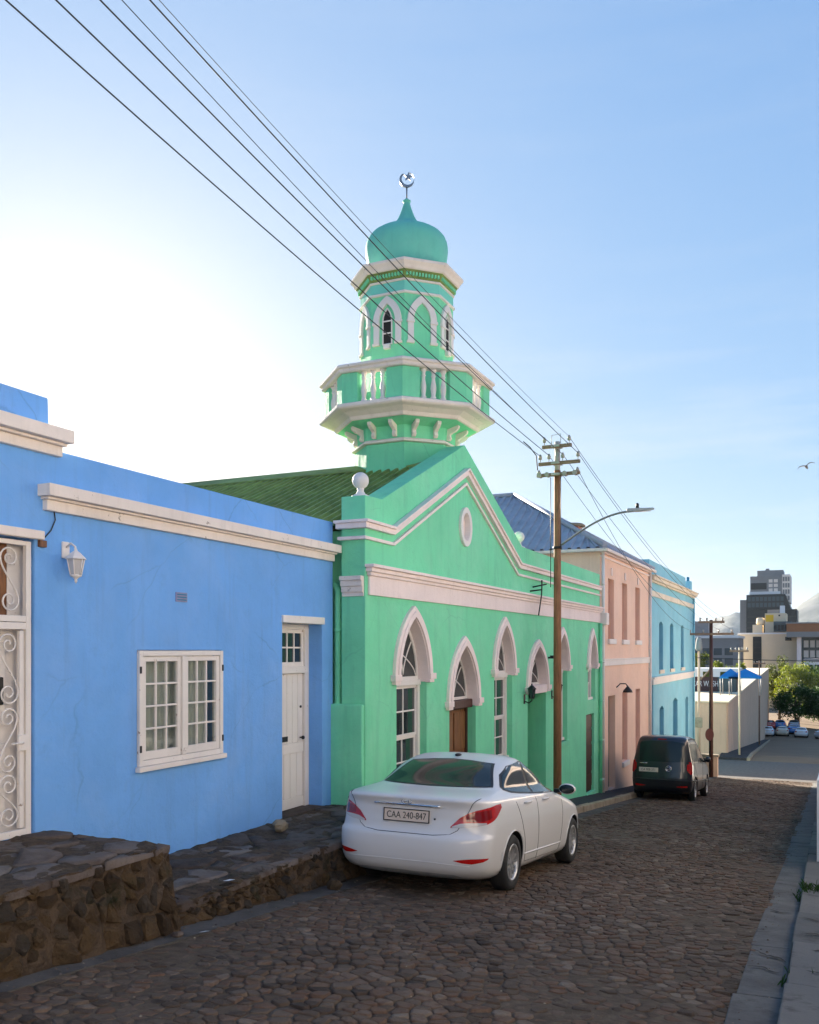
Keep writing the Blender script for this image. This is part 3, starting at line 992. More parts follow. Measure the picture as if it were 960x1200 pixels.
box('pane', M['door'], tr, BX - .18, BX - .15, 4.72, 5.56, 1.99, 2.70)
box('lintel', M['trim'], house, BX - .1, BX + .05, 4.6, 5.80, 2.722, 2.80, bevel=.008)

# white wall lantern
lan = thing('wall_lantern', (BX, 6.07, 2.5), 'small white coach lantern fixed to the blue wall beside the gate', 'lantern')
MB().lathe([(.0, 0), (.055, 0), (.055, .015), (.03, .03), (0, .03)], 16).build('tmp', None) if False else None
box('wall_plate', M['white'], lan, BX, BX + .025, 6.02, 6.12, 2.60, 2.78, bevel=.01)
MB().tube([(BX + .02, 6.07, 2.72), (BX + .09, 6.07, 2.76), (BX + .15, 6.07, 2.72), (BX + .16, 6.07, 2.66)], .012).build('arm', M['white'], lan)
lc = (BX + .16, 6.07, 0)
MB().lathe([(.012, 2.70), (.02, 2.675), (.05, 2.655), (.105, 2.60), (.11, 2.585), (.0, 2.585)], 6, lc, smooth=False).build('lamp_roof', M['white'], lan)
MB().lathe([(.088, 2.58), (.055, 2.42)], 6, lc, smooth=False, cap=False).build('lamp_glass', M['lampclear'], lan)
mb = MB()
for k in range(6):
    a = 2 * PI * k / 6
    mb.tube([(lc[0] + .09 * math.cos(a), lc[1] + .09 * math.sin(a), 2.585), (lc[0] + .057 * math.cos(a), lc[1] + .057 * math.sin(a), 2.415)], .006, 6)
mb.build('lamp_cage', M['white'], lan)
MB().lathe([(.062, 2.42), (.062, 2.405), (.03, 2.39), (.012, 2.37), (.018, 2.355), (.004, 2.33)], 12, lc).build('finial', M['white'], lan)
lan.scale = (.85, .85, .85)
# cable and small junction on the wall
cab = MB().tube([(BX + .012, 5.93, 3.02), (BX + .012, 5.95, 2.92), (BX + .012, 5.90, 2.82), (BX + .012, 5.82, 2.74)], .006, 6).build('wall_cable', M['blackplastic'], house)
box('junction_box', M['door'], house, BX, BX + .03, 5.76, 5.84, 2.66, 2.72, bevel=.004)

# ================================================================== mosque
MX = -5.8
mosque = thing('mosque', (-8, 15, zr(15)), 'mint green mosque hall with stepped gable and pointed white arches', 'mosque')
def arch_hole(c, hw, zb, zs, za):
    return [(c - hw, zb), (c + hw, zb)] + list(reversed(arch(c - hw, c + hw, zs, za)))
zp = lambda s_: zr(s_) + .135
W_ = [(12.53, .55, -.45, 1.34, 2.28), (16.83, .54, -.45, 1.34, 2.26), (21.08, .52, -.45, 1.34, 2.16), (24.12, .42, .40, 1.34, 2.20)]
D_ = (14.66, .63, zp(14.66) - .1, .84, 1.85)
E_ = (19.08, .68, zp(19.08) - .1, .92, 1.84)
SD = rect(23.5, 24.4, zp(24) + .02, .03)
holes = [arch_hole(*w) for w in W_] + [arch_hole(*D_), arch_hole(*E_), SD]
oc = [(14.72 + .20 * math.cos(2 * PI * k / 28), 3.92 + .27 * math.sin(2 * PI * k / 28)) for k in range(28)]
outer = [(10.98, -1.8), (25.05, -2.9), (25.05, 3.88), (18.02, 3.92), (14.74, 5.37), (11.50, 3.92), (10.98, 3.90)]
MB().plate(outer, holes + [oc], MX, MX - .38).build('wall', M['green'], mosque, bevel=.01)
mb = MB()
mb.box(-15, MX - .38, 11.15, 11.4, -1.8, 3.45).box(-15, MX - .38, 24.8, 25.04, -3, 3.4).box(-15.2, -15, 11.15, 25.04, -3, 3.6).box(-7.3, -7.2, 11.4, 24.8, -3, 3.3)
mb.build('side_wall', M['green'], mosque)
box('flat_roof', M['galv'], mosque, -15, MX - .38, 18.0, 24.8, 3.25, 3.35)
box('gable_back', M['green'], mosque, -7.28, -7.22, 11.4, 18.0, 3.0, 3.3)
# raked moulding on the parapet
path = [(10.981, 3.44), (11.80, 3.44), (14.74, 4.83), (17.70, 3.44), (25.04, 3.42)]
MB().ribbon(path, 0, .075, MX + .07, MX - .05).ribbon(path, .075, .115, MX + .105, MX - .05).build('raked_cornice', M['trim_pink'], mosque, bevel=.006)
MB().ribbon(path, -.155, -.11, MX + .045, MX - .03).build('raked_bead', M['trim_pink'], mosque, bevel=.006)
mb = MB()
mb.box(MX - .40, MX + .045, 10.90, 10.98, 3.285, 3.33).box(MX - .42, MX + .07, 10.88, 10.98, 3.44, 3.515).box(MX - .44, MX + .105, 10.85, 10.98, 3.515, 3.555)
mb.build('cornice_return', M['trim_pink'], mosque, bevel=.006)
# frieze
mb = MB()
mb.box(MX, MX + .035, 11.05, 25.02, 2.52, 2.79).box(MX, MX + .065, 11.02, 25.03, 2.79, 2.84).box(MX, MX + .10, 10.99, 25.04, 2.84, 2.90).box(MX, MX + .145, 10.96, 25.05, 2.90, 2.945)
mb.build('frieze', M['trim_pink'], mosque, bevel=.008)
mb = MB()
for i, (z0, z1, d_) in enumerate(((2.50, 2.56, .02), (2.56, 2.64, .045), (2.64, 2.72, .07), (2.72, 2.78, .10))):
    mb.box(MX - .36, MX - .02, 10.98 - d_, 10.98, z0, z1)
mb.build('console', M['trim'], mosque, bevel=.006)
MB().box(-6.32, MX - .01, 10.90, 10.98, -1.8, 1.0).build('plinth', M['green'], mosque, bevel=.02)
# oculus
ring_o = [(14.72 + .27 * math.cos(2 * PI * k / 32), 3.92 + .345 * math.sin(2 * PI * k / 32)) for k in range(32)]
ring_i = [(14.72 + .175 * math.cos(2 * PI * k / 32), 3.92 + .245 * math.sin(2 * PI * k / 32)) for k in range(32)]
ocu = MB().plate(ring_o, [ring_i], MX + .05, MX - .06).build('oculus', M['white'], mosque, bevel=.015)
MB().plate([(14.72 + .20 * math.cos(2 * PI * k / 28), 3.92 + .27 * math.sin(2 * PI * k / 28)) for k in range(28)], [], MX - .06, MX - .10).build('oculus_panel', M['trim_pink'], ocu)
# ball finials on the parapet
for s_, z in ((11.2, 3.90), (18.38, 3.925)):
    MB().lathe([(.13, 0), (.13, .03), (.07, .06), (.045, .10), (.05, .155)], 20, (MX - .19, s_, z)).sphere((MX - .19, s_, z + .25), .118).build('ball_finial', M['white'], mosque)

def hood(parent, c, hw, zs, za, ear=.17, depth=.20):
    """white hood mould with imposts and a white soffit round an arched head"""
    wd = .145
    inn = arch(c - hw + .015, c + hw - .015, zs, za - .02, 14)
    out = arch(c - hw - wd, c + hw + wd, zs, za + .155, 14)
    h = MB()
    h.plate(out + list(reversed(inn)), [], MX + .055, MX - .02)
    h2 = arch(c - hw - wd * .45, c + hw + wd * .45, zs, za + .07, 14)
    h.plate(h2 + list(reversed(inn)), [], MX + .075, MX + .05)
    o = h.build('hood_mould', M['trim_pink'], parent, bevel=.008)
    inn2 = arch(c - hw + .001, c + hw - .001, zs - .09, za - .001, 14)
    inn3 = arch(c - hw + .018, c + hw - .018, zs - .09, za - .022, 14)
    MB().plate(inn2 + list(reversed(inn3)), [], MX + .045, MX - depth).build('arch_soffit', M['trim_pink'], o)
    for sg in (-1, 1):
        a = c + sg * (hw - .02); b = c + sg * (hw + wd + ear * .35)
        e = MB().box(MX - .02, MX + .085, min(a, b), max(a, b), zs - .05, zs + .045)
        b2 = c + sg * (hw + wd + ear * .1)
        e.box(MX - .02, MX + .065, min(a, b2), max(a, b2), zs - .10, zs - .05)
        e.build('impost', M['trim_pink'], o, bevel=.006)
    return o

def arch_light(parent, c, hw, zs, za, x, glass):
    """glazed pointed head with crossing tracery"""
    fr_o = arch(c - hw + .018, c + hw - .018, zs, za - .022, 14)
    fr_i = arch(c - hw + .075, c + hw - .075, zs + .05, za - .12, 14)
    f = MB().plate([(c - hw + .018, zs)] + fr_o[1:-1] + [(c + hw - .018, zs)], [fr_i], x + .02, x - .03)
    w = f.build('arched_light', M['whitewood'], parent, bevel=.004)
    t = MB()
    gi = arch(c - hw + .075, c + hw - .075, zs + .05, za - .12, 14)
    h_ = za - .12 - zs - .05
    for sg in (-1, 1):
        pts = []
        for i in range(9):
            f_ = i / 8
            pts.append((x, c + sg * (hw - .075) * (f_ ** 1.6) * .62, zs + .05 + h_ * (.04 + .62 * f_)))
        t.tube(pts, .011, 6)
        pts = [(x, c + sg * (hw - .08) * (1 - f_), zs + .05 + h_ * (.0 + .40 * f_ ** .6)) for f_ in [i / 8 for i in range(9)]]
        t.tube(pts, .011, 6)
    t.build('tracery', M['whitewood'], w)
    MB().plate(gi, [], x - .002, x - .008).build('pane', glass, w)
    return w

def sash(parent, c, hw, z0, z1, x, rows):
    f = MB(); a, b = c - hw + .002, c + hw - .002; st = .085
    f.box(x - .05, x + .045, a, a + st, z0, z1).box(x - .05, x + .045, b - st, b, z0, z1).box(x - .05, x + .06, a, b, z1 - .09, z1).box(x - .05, x + .09, a - .0, b, z0 - .07, z0)
    w = f.build('sash_window', M['whitewood'], parent, bevel=.006)
    ga, gb = a + st, b - st; za, zb = z0, z1 - .09
    zm = za + (zb - za) * .5
    for (q0, q1, dx_) in ((zm, zb, 0), (za, zm, -.02)):
        l = MB(); s2 = .035
        l.box(x - .03 + dx_, x + .012 + dx_, ga, ga + s2, q0, q1).box(x - .03 + dx_, x + .012 + dx_, gb - s2, gb, q0, q1)
        l.box(x - .03 + dx_, x + .013 + dx_, ga + s2, gb - s2, q1 - .045, q1).box(x - .03 + dx_, x + .013 + dx_, ga + s2, gb - s2, q0, q0 + .04)
        cm = (ga + gb) / 2
        l.box(x - .02 + dx_, x + .006 + dx_, cm - .012, cm + .012, q0 + .04, q1 - .045)
        for k in range(1, rows):
            zz = q0 + .04 + (q1 - q0 - .085) * k / rows
            l.box(x - .02 + dx_, x + .005 + dx_, ga + s2, gb - s2, zz - .012, zz + .012)
        l.build('sash', M['whitewood'], w, bevel=.003)
        for i in range(2):
            for k in range(rows):
                pa = (ga + s2, cm)[i]; pb = (cm, gb - s2)[i]
                h_ = (q1 - q0 - .085) / rows
                box('pane', M['glass'], w, x - .012 + dx_, x - .008 + dx_, pa, pb, q0 + .04 + h_ * k, q0 + .04 + h_ * (k + 1))
    return w
GX = MX - .16
for i, (c, hw, zb, zs, za) in enumerate(W_):
    hood(mosque, c, hw, zs, za)
    arch_light(mosque, c, hw, zs - .05, za, GX, M['glass'])
    if i < 3:
        sash(mosque, c, hw, zb + .07, zs - .05, GX, 2)
        box('window_sill', M['green'], mosque, MX - .2, MX + .05, c - hw - .08, c + hw + .08, zb - .12, zb, bevel=.01)
    else:
        sash(mosque, c, hw, zb + .07, zs - .05, GX, 1)
# brown door under its arch
c, hw, zb, zs, za = D_
hood(mosque, c, hw, zs, za, depth=.22)
arch_light(mosque, c, hw, zs + .03, za, MX - .18, M['glass'])
box('door_lintel', M['doordark'], mosque, MX - .30, MX - .06, c - hw, c + hw, zs - .12, zs + .03, bevel=.015)
dd = box('door', M['door'], mosque, MX - .25, MX - .205, c - hw + .002, c + hw - .002, zb, zs - .122)
for a, b in ((c - hw + .07, c - .04), (c + .04, c + hw - .07)):
    for z0, z1 in ((zb + .2, zb + .75), (zb + .85, zb + 1.25), (zb + 1.33, zs - .2)):
        box('door_panel', M['door'], dd, MX - .205, MX - .185, a, b, z0, z1, bevel=.012)
box('door_jamb', M['doordark'], dd, MX - .23, MX - .16, c - hw + .003, c - hw + .06, zb, zs - .125)
box('door_jamb', M['doordark'], dd, MX - .23, MX - .16, c + hw - .06, c + hw - .003, zb, zs - .125)
# recessed entrance
c, hw, zb, zs, za = E_
hood(mosque, c, hw, zs, za, depth=.22)
arch_light(mosque, c, hw, zs + .06, za, MX - .17, M['glass'])
box('entrance_lintel', M['trim_pink'], mosque, MX - .36, MX + .03, c - hw + .003, c + hw - .003, zs - .12, zs + .06, bevel=.01)
mb = MB()
mb.box(-7.15, MX - .38, c - hw - .15, c - hw, zb, zs).box(-7.15, MX - .38, c + hw, c + hw + .15, zb, zs).box(-7.18, -7.10, c - hw, c + hw, zb, zs).box(-7.15, MX - .38, c - hw, c + hw, zs - .1, zs + .05)
ent = mb.build('entrance_recess', M['green'], mosque)
box('inner_door', M['lblue_dark'], ent, -7.10, -7.06, c - .5, c + .5, zb, zs - .2, bevel=.01)
box('entrance_step', M['kerb'], ent, MX - .9, MX + .02, c - hw + .004, c + hw - .004, zb, zb + .16, bevel=.015)
# side door at the far end
sd_ = box('door', M['doordark'], mosque, MX - .13, MX - .08, 23.5, 24.4, zp(24) - .05, .03)
for k in range(5):
    box('door_rail', M['doordark'], sd_, MX - .08, MX - .06, 23.52, 24.38, -1.95 + .4 * k, -1.62 + .4 * k, bevel=.01)
box('door_step', M['green'], mosque, MX - .2, MX + .03, 23.45, 24.45, zp(24) - .1, zp(24) + .07, bevel=.01)
# downpipes
def pipe(parent, x, y, z0, z1, mat, name='downpipe', r=.045):
    mb = MB().tube([(x, y, z0), (x, y, z1)], r, 14)
    z = z0 + .35
    while z < z1:
        mb.lathe([(r + .008, 0), (r + .008, .05)], 14, (x, y, z)); z += 1.1
    return mb.build(name, mat, parent)
mb = MB().tube([(-6.27, 11.04, -.42), (-6.27, 11.04, -.10), (-6.27, 11.04, 2.45), (-6.27, 11.05, 2.58), (-6.33, 11.08, 2.66), (-6.45, 11.10, 2.70)], .048, 14)
for z in (.05, .95, 2.0): mb.lathe([(.058, 0), (.058, .06)], 14, (-6.27, 11.04, z))
mb.build('downpipe', M['green'], mosque)
pipe(mosque, MX + .06, 24.93, zp(25), 2.5, M['green'])
# corrugated roof
def corrugated(name, mat, parent, quad, period, amp, rows=6, local=False, rib=False):
    """ribbed or corrugated sheet over a quad a,b (low edge), c,d (high edge); ribs run low to high"""
    a, b, c, d = [Vector(q) for q in quad]
    ax = (b - a).normalized()
    nrm = (b - a).cross(d - a).normalized()
    if nrm.z < 0: nrm = -nrm
    L_ = (b - a).length
    us = []
    k = 0
    while k * period < L_:
        for f, h in (((0, 0), (.50, 0), (.60, 1), (.86, 1), (.96, 0)) if rib else tuple((i / 6, .5 + .5 * math.sin(2 * PI * i / 6)) for i in range(6))):
            us.append(((k + f) * period, h))
        k += 1
    us = [(min(u, L_), h) for u, h in us] + [(L_, 0)]
    lo0 = (d - a).dot(ax); hi0 = (c - a).dot(ax)
    vs_, fs = [], []
    for k in range(rows + 1):
        v = k / rows
        s0, s1 = lo0 * v, L_ + (hi0 - L_) * v
        for u, h in us:
            uu = min(max(u, s0), s1)
            f = (uu - s0) / max(s1 - s0, 1e-6)
            vs_.append(a.lerp(d, v).lerp(b.lerp(c, v), f) + nrm * amp * h)
    n = len(us)
    for k in range(rows):
        for i in range(n - 1):
            fs.append((k * n + i, k * n + i + 1, (k + 1) * n + i + 1, (k + 1) * n + i))
    return MB().add(vs_, fs, not rib).build(name, mat, parent, local, recalc=False)
corrugated('roof_slope', M['groof'], mosque, [(-15.2, 10.95, 3.50), (MX - .30, 10.95, 3.50), (MX - .30, 14.74, 5.12), (-15.2, 14.74, 5.12)], .17, .045, rib=True)
corrugated('roof_slope', M['groof'], mosque, [(-15.2, 18.5, 3.50), (MX - .30, 18.5, 3.50), (MX - .30, 14.74, 5.12), (-15.2, 14.74, 5.12)], .17, .045, rib=True)
for sg in (-1, 1):
    MB().hexa([(-15.2, 14.74, 5.15), (MX - .3, 14.74, 5.15), (MX - .3, 14.74 + sg * .42, 4.985), (-15.2, 14.74 + sg * .42, 4.985),
               (-15.2, 14.74, 5.19), (MX - .3, 14.74, 5.19), (MX - .3, 14.74 + sg * .42, 5.01), (-15.2, 14.74 + sg * .42, 5.01)]).build('ridge_flashing', M['groof'], mosque)
MB().plate([(11.2, 3.35), (18.3, 3.35), (14.74, 5.05)], [], -15.0, -15.1).build('gable_end', M['green'], mosque)

# black lanterns either side of the entrance
def black_lantern(s_, label):
    L_ = thing('entrance_lantern', (MX, s_, .8), label, 'lantern', 'entrance lanterns')
    box('wall_plate', M['iron'], L_, MX, MX + .02, s_ - .035, s_ + .035, .62, .82, bevel=.006)
    MB().tube([(MX + .01, s_, .68), (MX + .10, s_, .64), (MX + .17, s_, .69), (MX + .17, s_, .75)], .012).build('arm', M['iron'], L_)
    cc_ = (MX + .17, s_, 0)
    MB().lathe([(.05, .75), (.075, .93)], 6, cc_, smooth=False, cap=False).build('lamp_glass', M['glass'], L_)
    mb = MB().lathe([(.055, .735), (.055, .755)], 6, cc_, smooth=False).lathe([(.10, .93), (.095, .945), (.04, 1.0), (.012, 1.02), (.018, 1.04), (.0, 1.06)], 6, cc_, smooth=False)
    for k in range(6):
        a = 2 * PI * k / 6
        mb.tube([(cc_[0] + .052 * math.cos(a), cc_[1] + .052 * math.sin(a), .75), (cc_[0] + .078 * math.cos(a), cc_[1] + .078 * math.sin(a), .935)], .006, 6)
    mb.build('lamp_cage', M['iron'], L_)
black_lantern(18.14, 'black coach lantern on the uphill side of the mosque entrance')
black_lantern(20.22, 'black coach lantern between the mosque entrance and the utility pole')
# small floodlight and wall hook on the mosque front
fl = thing('floodlight', (MX, 19.95, 1.6), 'small black floodlight on the mosque wall beside the utility pole', 'floodlight')
box('bracket', M['iron'], fl, MX, MX + .07, 19.93, 19.96, 1.56, 1.60)
MB().lathe([(.05, 0), (.055, .07)], 12, (MX + .10, 19.93, 1.56)).build('head', M['iron'], fl)
sb = thing('service_bracket', (MX, 17.6, 3.0), 'dark metal service bracket with drooping cable above the mosque frieze', 'bracket')
MB().tube([(MX, 18.55, 3.02), (MX + .25, 18.6, 3.05), (MX + .25, 18.6, 3.25)], .018).tube([(MX, 18.75, 3.12), (MX + .3, 18.8, 3.18)], .015).build('hook', M['iron'], sb)
MB().tube([(MX + .25, 18.6, 3.1), (MX + .22, 18.68, 2.95), (MX + .18, 18.72, 2.75), (MX + .16, 18.66, 2.5)], .014, 6).build('cable', M['blackplastic'], sb)

# ================================================================== minaret
TC = (-6.95, 14.74)
mina = thing('minaret', (TC[0], TC[1], 3.5), 'octagonal mint green minaret with white balustraded balcony and teal onion dome', 'minaret')
A0 = PI / 8
def octo(prof, name, mat, parent=None, bevel=.006):
    return MB().lathe(prof, 8, (TC[0], TC[1], 0), A0, smooth=False).build(name, mat, parent or mina, bevel=bevel)
octo([(.95, 3.3), (.95, 5.33)], 'shaft', M['green'])
octo([(.95, 5.332), (1.01, 5.34), (1.01, 5.375), (.97, 5.40), (.95, 5.40)], 'string_moulding', M['trim'])
octo([(.95, 5.40), (.97, 5.62), (1.27, 5.70)], 'corbel_ring', M['green'])
bal = octo([(1.27, 5.70), (1.30, 5.705), (1.33, 5.76), (1.45, 5.82), (1.57, 5.845), (1.60, 5.87), (1.60, 5.92), (1.54, 5.945), (.8, 5.945)], 'balcony', M['trim'])
octo([(.84, 5.95), (.84, 8.10)], 'drum', M['green'])
# scroll brackets under the balcony
for k in range(8):
    for off in (-.2, .2):
        a = PI / 4 * k
        n_ = Vector((math.cos(a), math.sin(a), 0)); t_ = Vector((-math.sin(a), math.cos(a), 0))
        base = Vector((TC[0], TC[1], 0)) + t_ * off
        prof = [(.88, 5.42), (.93, 5.42), (.96, 5.46), (.94, 5.52), (.98, 5.55), (1.04, 5.57), (1.10, 5.62), (1.11, 5.665), (1.07, 5.70), (.88, 5.70)]
        w_ = .035
        vs_ = [base + n_ * r_ + t_ * sg * w_ + Vector((0, 0, z)) for sg in (-1, 1) for r_, z in prof]
        m_ = len(prof)
        fs = [tuple(range(m_)), tuple(reversed(range(m_, 2 * m_)))] + [(i, i + m_, (i + 1) % m_ + m_, (i + 1) % m_) for i in range(m_)]
        MB().add(vs_, fs).build('bracket', M['trim'], mina, bevel=.006)
# balustrade: corner piers, balusters, rail
RB = 1.50
ap = RB * math.cos(PI / 8); half = RB * math.sin(PI / 8)
for k in range(8):
    a = A0 + PI / 4 * k
    mb = MB()
    # bent pier that turns the corner
    v = Vector((math.cos(a), math.sin(a)))
    ta = Vector((math.cos(a + PI / 2 + PI / 8), math.sin(a + PI / 2 + PI / 8)))
    tb = Vector((math.cos(a - PI / 2 - PI / 8), math.sin(a - PI / 2 - PI / 8)))
    c_ = Vector(TC)
    po = [c_ + v * RB + tb * .30, c_ + v * RB, c_ + v * RB + ta * .30]
    pi_ = [c_ + v * (RB - .13) + ta * .27, c_ + v * (RB - .13), c_ + v * (RB - .13) + tb * .27]
    poly = [(p.x, p.y) for p in po + pi_]
    mb.prism(poly, 5.946, 6.46)
    mb.build('pier', M['green'], mina, bevel=.008)
bp_ = [(.045, 0), (.05, .02), (.05, .05), (.034, .07), (.042, .13), (.05, .19), (.046, .25), (.03, .33), (.028, .38), (.042, .40), (.03, .42), (.034, .46), (.05, .48), (.05, .515)]
bm_ = None
for k in range(8):
    a = PI / 4 * k
    n_ = Vector((math.cos(a), math.sin(a))); t_ = Vector((-math.sin(a), math.cos(a)))
    for j in (-.18, 0, .18):
        p = Vector(TC) + n_ * (ap - .065) + t_ * j
        if bm_ is None:
            bm_ = MB().lathe(bp_, 12).build('baluster', M['white'], mina, local=True)
            o = bm_
        else:
            o = bm_.copy(); COL.objects.link(o)
        o.location = Vector((p.x, p.y, 5.946)) - Vector((TC[0], TC[1], 3.5))
rl = MB().lathe([(1.32, 6.462), (1.54, 6.462), (1.56, 6.48), (1.56, 6.525), (1.60, 6.54), (1.60, 6.575), (1.57, 6.595), (1.33, 6.595)], 8, (TC[0], TC[1], 0), A0, smooth=False, cap=False)
n0 = len(rl.v) - 8
for k in range(8):
    rl.f.append((n0 + k, n0 + (k + 1) % 8, n0 - 56 + (k + 1) % 8, n0 - 56 + k)); rl.sm.append(False)
rl.build('hand_rail', M['trim'], mina, bevel=.006)
# arches on the drum
da = .84 * math.cos(PI / 8)
for k in range(8):
    a = PI / 4 * k
    n_ = Vector((math.cos(a), math.sin(a), 0)); t_ = Vector((-math.sin(a), math.cos(a), 0))
    cc_ = Vector((TC[0], TC[1], 0))
    def xf(u, z, d_): return cc_ + n_ * (da + d_) + t_ * u + Vector((0, 0, z + .12))
    def flat_plate(outer_, hole_, d0, d1):
        tmp = MB().plate(outer_, hole_, 0, 1)
        tmp.v = [xf(y, z, d0 if x == 0 else d1) for x, y, z in tmp.v]
        return tmp
    hw = .158
    ii = arch(-hw, hw, 7.34, 7.65, 8); oo = arch(-hw - .112, hw + .112, 7.34, 7.785, 8)
    hd = flat_plate(oo + list(reversed(ii)), [], .045, -.01).build('drum_arch', M['white'], mina, bevel=.006)
    for sg in (-1, 1):
        u0, u1 = sorted((sg * hw, sg * (hw + .105)))
        flat_plate(rect(u0, u1, 6.98, 7.30), [], .035, -.01).build('pilaster', M['white'], hd, bevel=.005)
        u0, u1 = sorted((sg * (hw - .012), sg * (hw + .125)))
        flat_plate(rect(u0, u1, 7.30, 7.345), [], .055, -.01).build('capital', M['white'], hd, bevel=.004)
        flat_plate(rect(u0, u1, 6.94, 6.98), [], .05, -.01).build('pilaster_base', M['trim'], hd, bevel=.004)
    if k % 2 == 0:
        wo_ = [(-.075, 6.96), (.075, 6.96)] + list(reversed(arch(-.075, .075, 7.36, 7.55, 8)))
        win_ = flat_plate(wo_, [], .012, -.02).build('lancet_window', M['dark'], mina)
        fo = [(-.095, 6.94), (.095, 6.94)] + list(reversed(arch(-.095, .095, 7.35, 7.585, 8)))
        flat_plate(fo, [wo_], .03, -.01).build('frame', M['white'], win_, bevel=.004)
        flat_plate(rect(-.075, .075, 7.34, 7.36), [], .024, -.01).build('glazing_bar', M['white'], win_)
        flat_plate(rect(-.075, .075, 7.13, 7.15), [], .024, -.01).build('glazing_bar', M['white'], win_)
        flat_plate(rect(-.06, .06, 6.86, 6.94), [], .07, -.01).build('sill', M['white'], win_, bevel=.01)
octo([(r_, z_ + .12) for r_, z_ in [(.84, 7.80), (.88, 7.81), (.88, 7.84), (.84, 7.85)]], 'drum_moulding', M['white'])
octo([(r_, z_ + .12) for r_, z_ in [(.845, 7.855), (.845, 8.02)]], 'drum_band', M['teal'])
octo([(r_, z_ + .12) for r_, z_ in [(.845, 8.021), (.87, 8.03), (.87, 8.055), (.845, 8.06)]], 'drum_bead', M['trim'])
octo([(r_, z_ + .12) for r_, z_ in [(.85, 8.06), (.86, 8.065), (.88, 8.13), (.93, 8.19)]], 'dentil_band', M['groof'])
octo([(r_, z_ + .12) for r_, z_ in [(.93, 8.19), (.955, 8.20), (.98, 8.25), (1.03, 8.30), (1.03, 8.345), (.98, 8.36), (.5, 8.365)]], 'cornice', M['trim'])
for k in range(8):
    a = PI / 4 * k
    n_ = Vector((math.cos(a), math.sin(a), 0)); t_ = Vector((-math.sin(a), math.cos(a), 0))
    for j in range(-5, 6):
        p = Vector((TC[0], TC[1], 8.22)) + n_ * (.872 * math.cos(PI / 8)) + t_ * j * .058
        q = [p + n_ * x + t_ * y + Vector((0, 0, z)) for z in (0, .055) for x, y in ((-.02, -.016), (.035, -.016), (.035, .016), (-.02, .016))]
        MB().hexa(q).build('dentil', M['green'], mina)
dome = [(.58, 8.40), (.63, 8.50), (.675, 8.62), (.712, 8.74), (.735, 8.85), (.748, 8.95), (.75, 9.02), (.738, 9.10), (.708, 9.175), (.65, 9.245), (.565, 9.302), (.475, 9.345), (.385, 9.385), (.305, 9.428), (.24, 9.478), (.19, 9.538), (.15, 9.61), (.116, 9.69), (.088, 9.77), (.066, 9.84), (.057, 9.88), (.072, 9.90), (.072, 9.92), (.045, 9.935), (.02, 9.96)]
# smooth the dome profile
dp = []
for i in range(len(dome) - 1):
    for f in (0, .5):
        dp.append((dome[i][0] * (1 - f) + dome[i + 1][0] * f, dome[i][1] * (1 - f) + dome[i + 1][1] * f))
dp.append(dome[-1])
MB().lathe(dp, 48, (TC[0], TC[1], 0)).build('dome', M['dome'], mina)
MB().tube([(TC[0], TC[1], 9.94), (TC[0], TC[1], 10.17)], .014, 8).build('finial_rod', M['crescent'], mina)
# crescent and star
rt_ = Vector((math.cos(YAW), math.sin(YAW), 0)); fw_ = Vector((-math.sin(YAW), math.cos(YAW), 0))
def upright(poly, cz, th, rot=0):
    n = len(poly)
    cr, sr = math.cos(rot), math.sin(rot)
    pts = [(x * cr - y * sr, x * sr + y * cr) for x, y in poly]
    tri = tessellate_polygon([[Vector((x, y, 0)) for x, y in pts]])
    P0 = Vector((TC[0], TC[1], cz))
    vs_ = [P0 + rt_ * x + Vector((0, 0, y)) - fw_ * th for x, y in pts] + [P0 + rt_ * x + Vector((0, 0, y)) + fw_ * th for x, y in pts]
    fs = [tuple(t) for t in tri] + [tuple(i + n for i in reversed(t)) for t in tri] + [(i, (i + 1) % n, (i + 1) % n + n, i + n) for i in range(n)]
    return MB().add(vs_, fs)
cres = [(.135 * math.cos(t), .135 * math.sin(t)) for t in [R(115) + R(310) * i / 30 for i in range(31)]]
cres += [(.028 * .8 + .112 * math.cos(t), .035 * .4 + .112 * math.sin(t)) for t in reversed([R(118) + R(285) * i / 30 for i in range(31)])]
upright(cres, 10.30, .018, R(12)).build('crescent', M['crescent'], mina)
star = []
for k in range(10):
    r_ = .085 if k % 2 == 0 else .034
    star.append((.02 + r_ * math.cos(PI / 2 + PI * k / 5), .06 + r_ * math.sin(PI / 2 + PI * k / 5)))
upright(star, 10.30, .014, R(-6)).build('star', M['crescent'], mina)

# the tower stands a little behind the gable
mina.location = (-7.15, 15.2, 3.554)
mina.scale = (1.031, 1.031, 1.031)

# ================================================================== pink house
PX = -5.8
pink = thing('pink_house', (-8, 29, zr(29)), 'salmon pink two storey house with blue grey corrugated hipped roof', 'house')
P0_, P1_ = 25.12, 32.70
uw = [(26.12, 26.92), (28.08, 28.88), (30.2, 31.0)]
lw = [(28.12, 28.92), (30.25, 31.05)]
ph = [rect(a, b, 2.08, 3.85) for a, b in uw] + [rect(a, b, -1.75, .44) for a, b in lw] + [rect(26.15, 27.1, zp(26.6) + .02, .40)]
MB().plate([(P0_, -3.2), (P1_, -3.9), (P1_, 4.62), (P0_, 4.62)], ph, PX, PX - .32).build('wall', M['pink'], pink, bevel=.01)
MB().box(-13.4, PX - .32, P0_ + .01, P0_ + .3, -3.2, 4.60).box(-13.4, PX - .32, P1_ - .3, P1_ - .01, -3.9, 4.6).box(-13.6, -13.4, P0_, P1_, -3.9, 4.6).build('side_wall', M['pink'], pink)
box('ceiling', M['dark'], pink, -13.4, PX - .32, P0_ + .3, P1_ - .3, 4.45, 4.55)
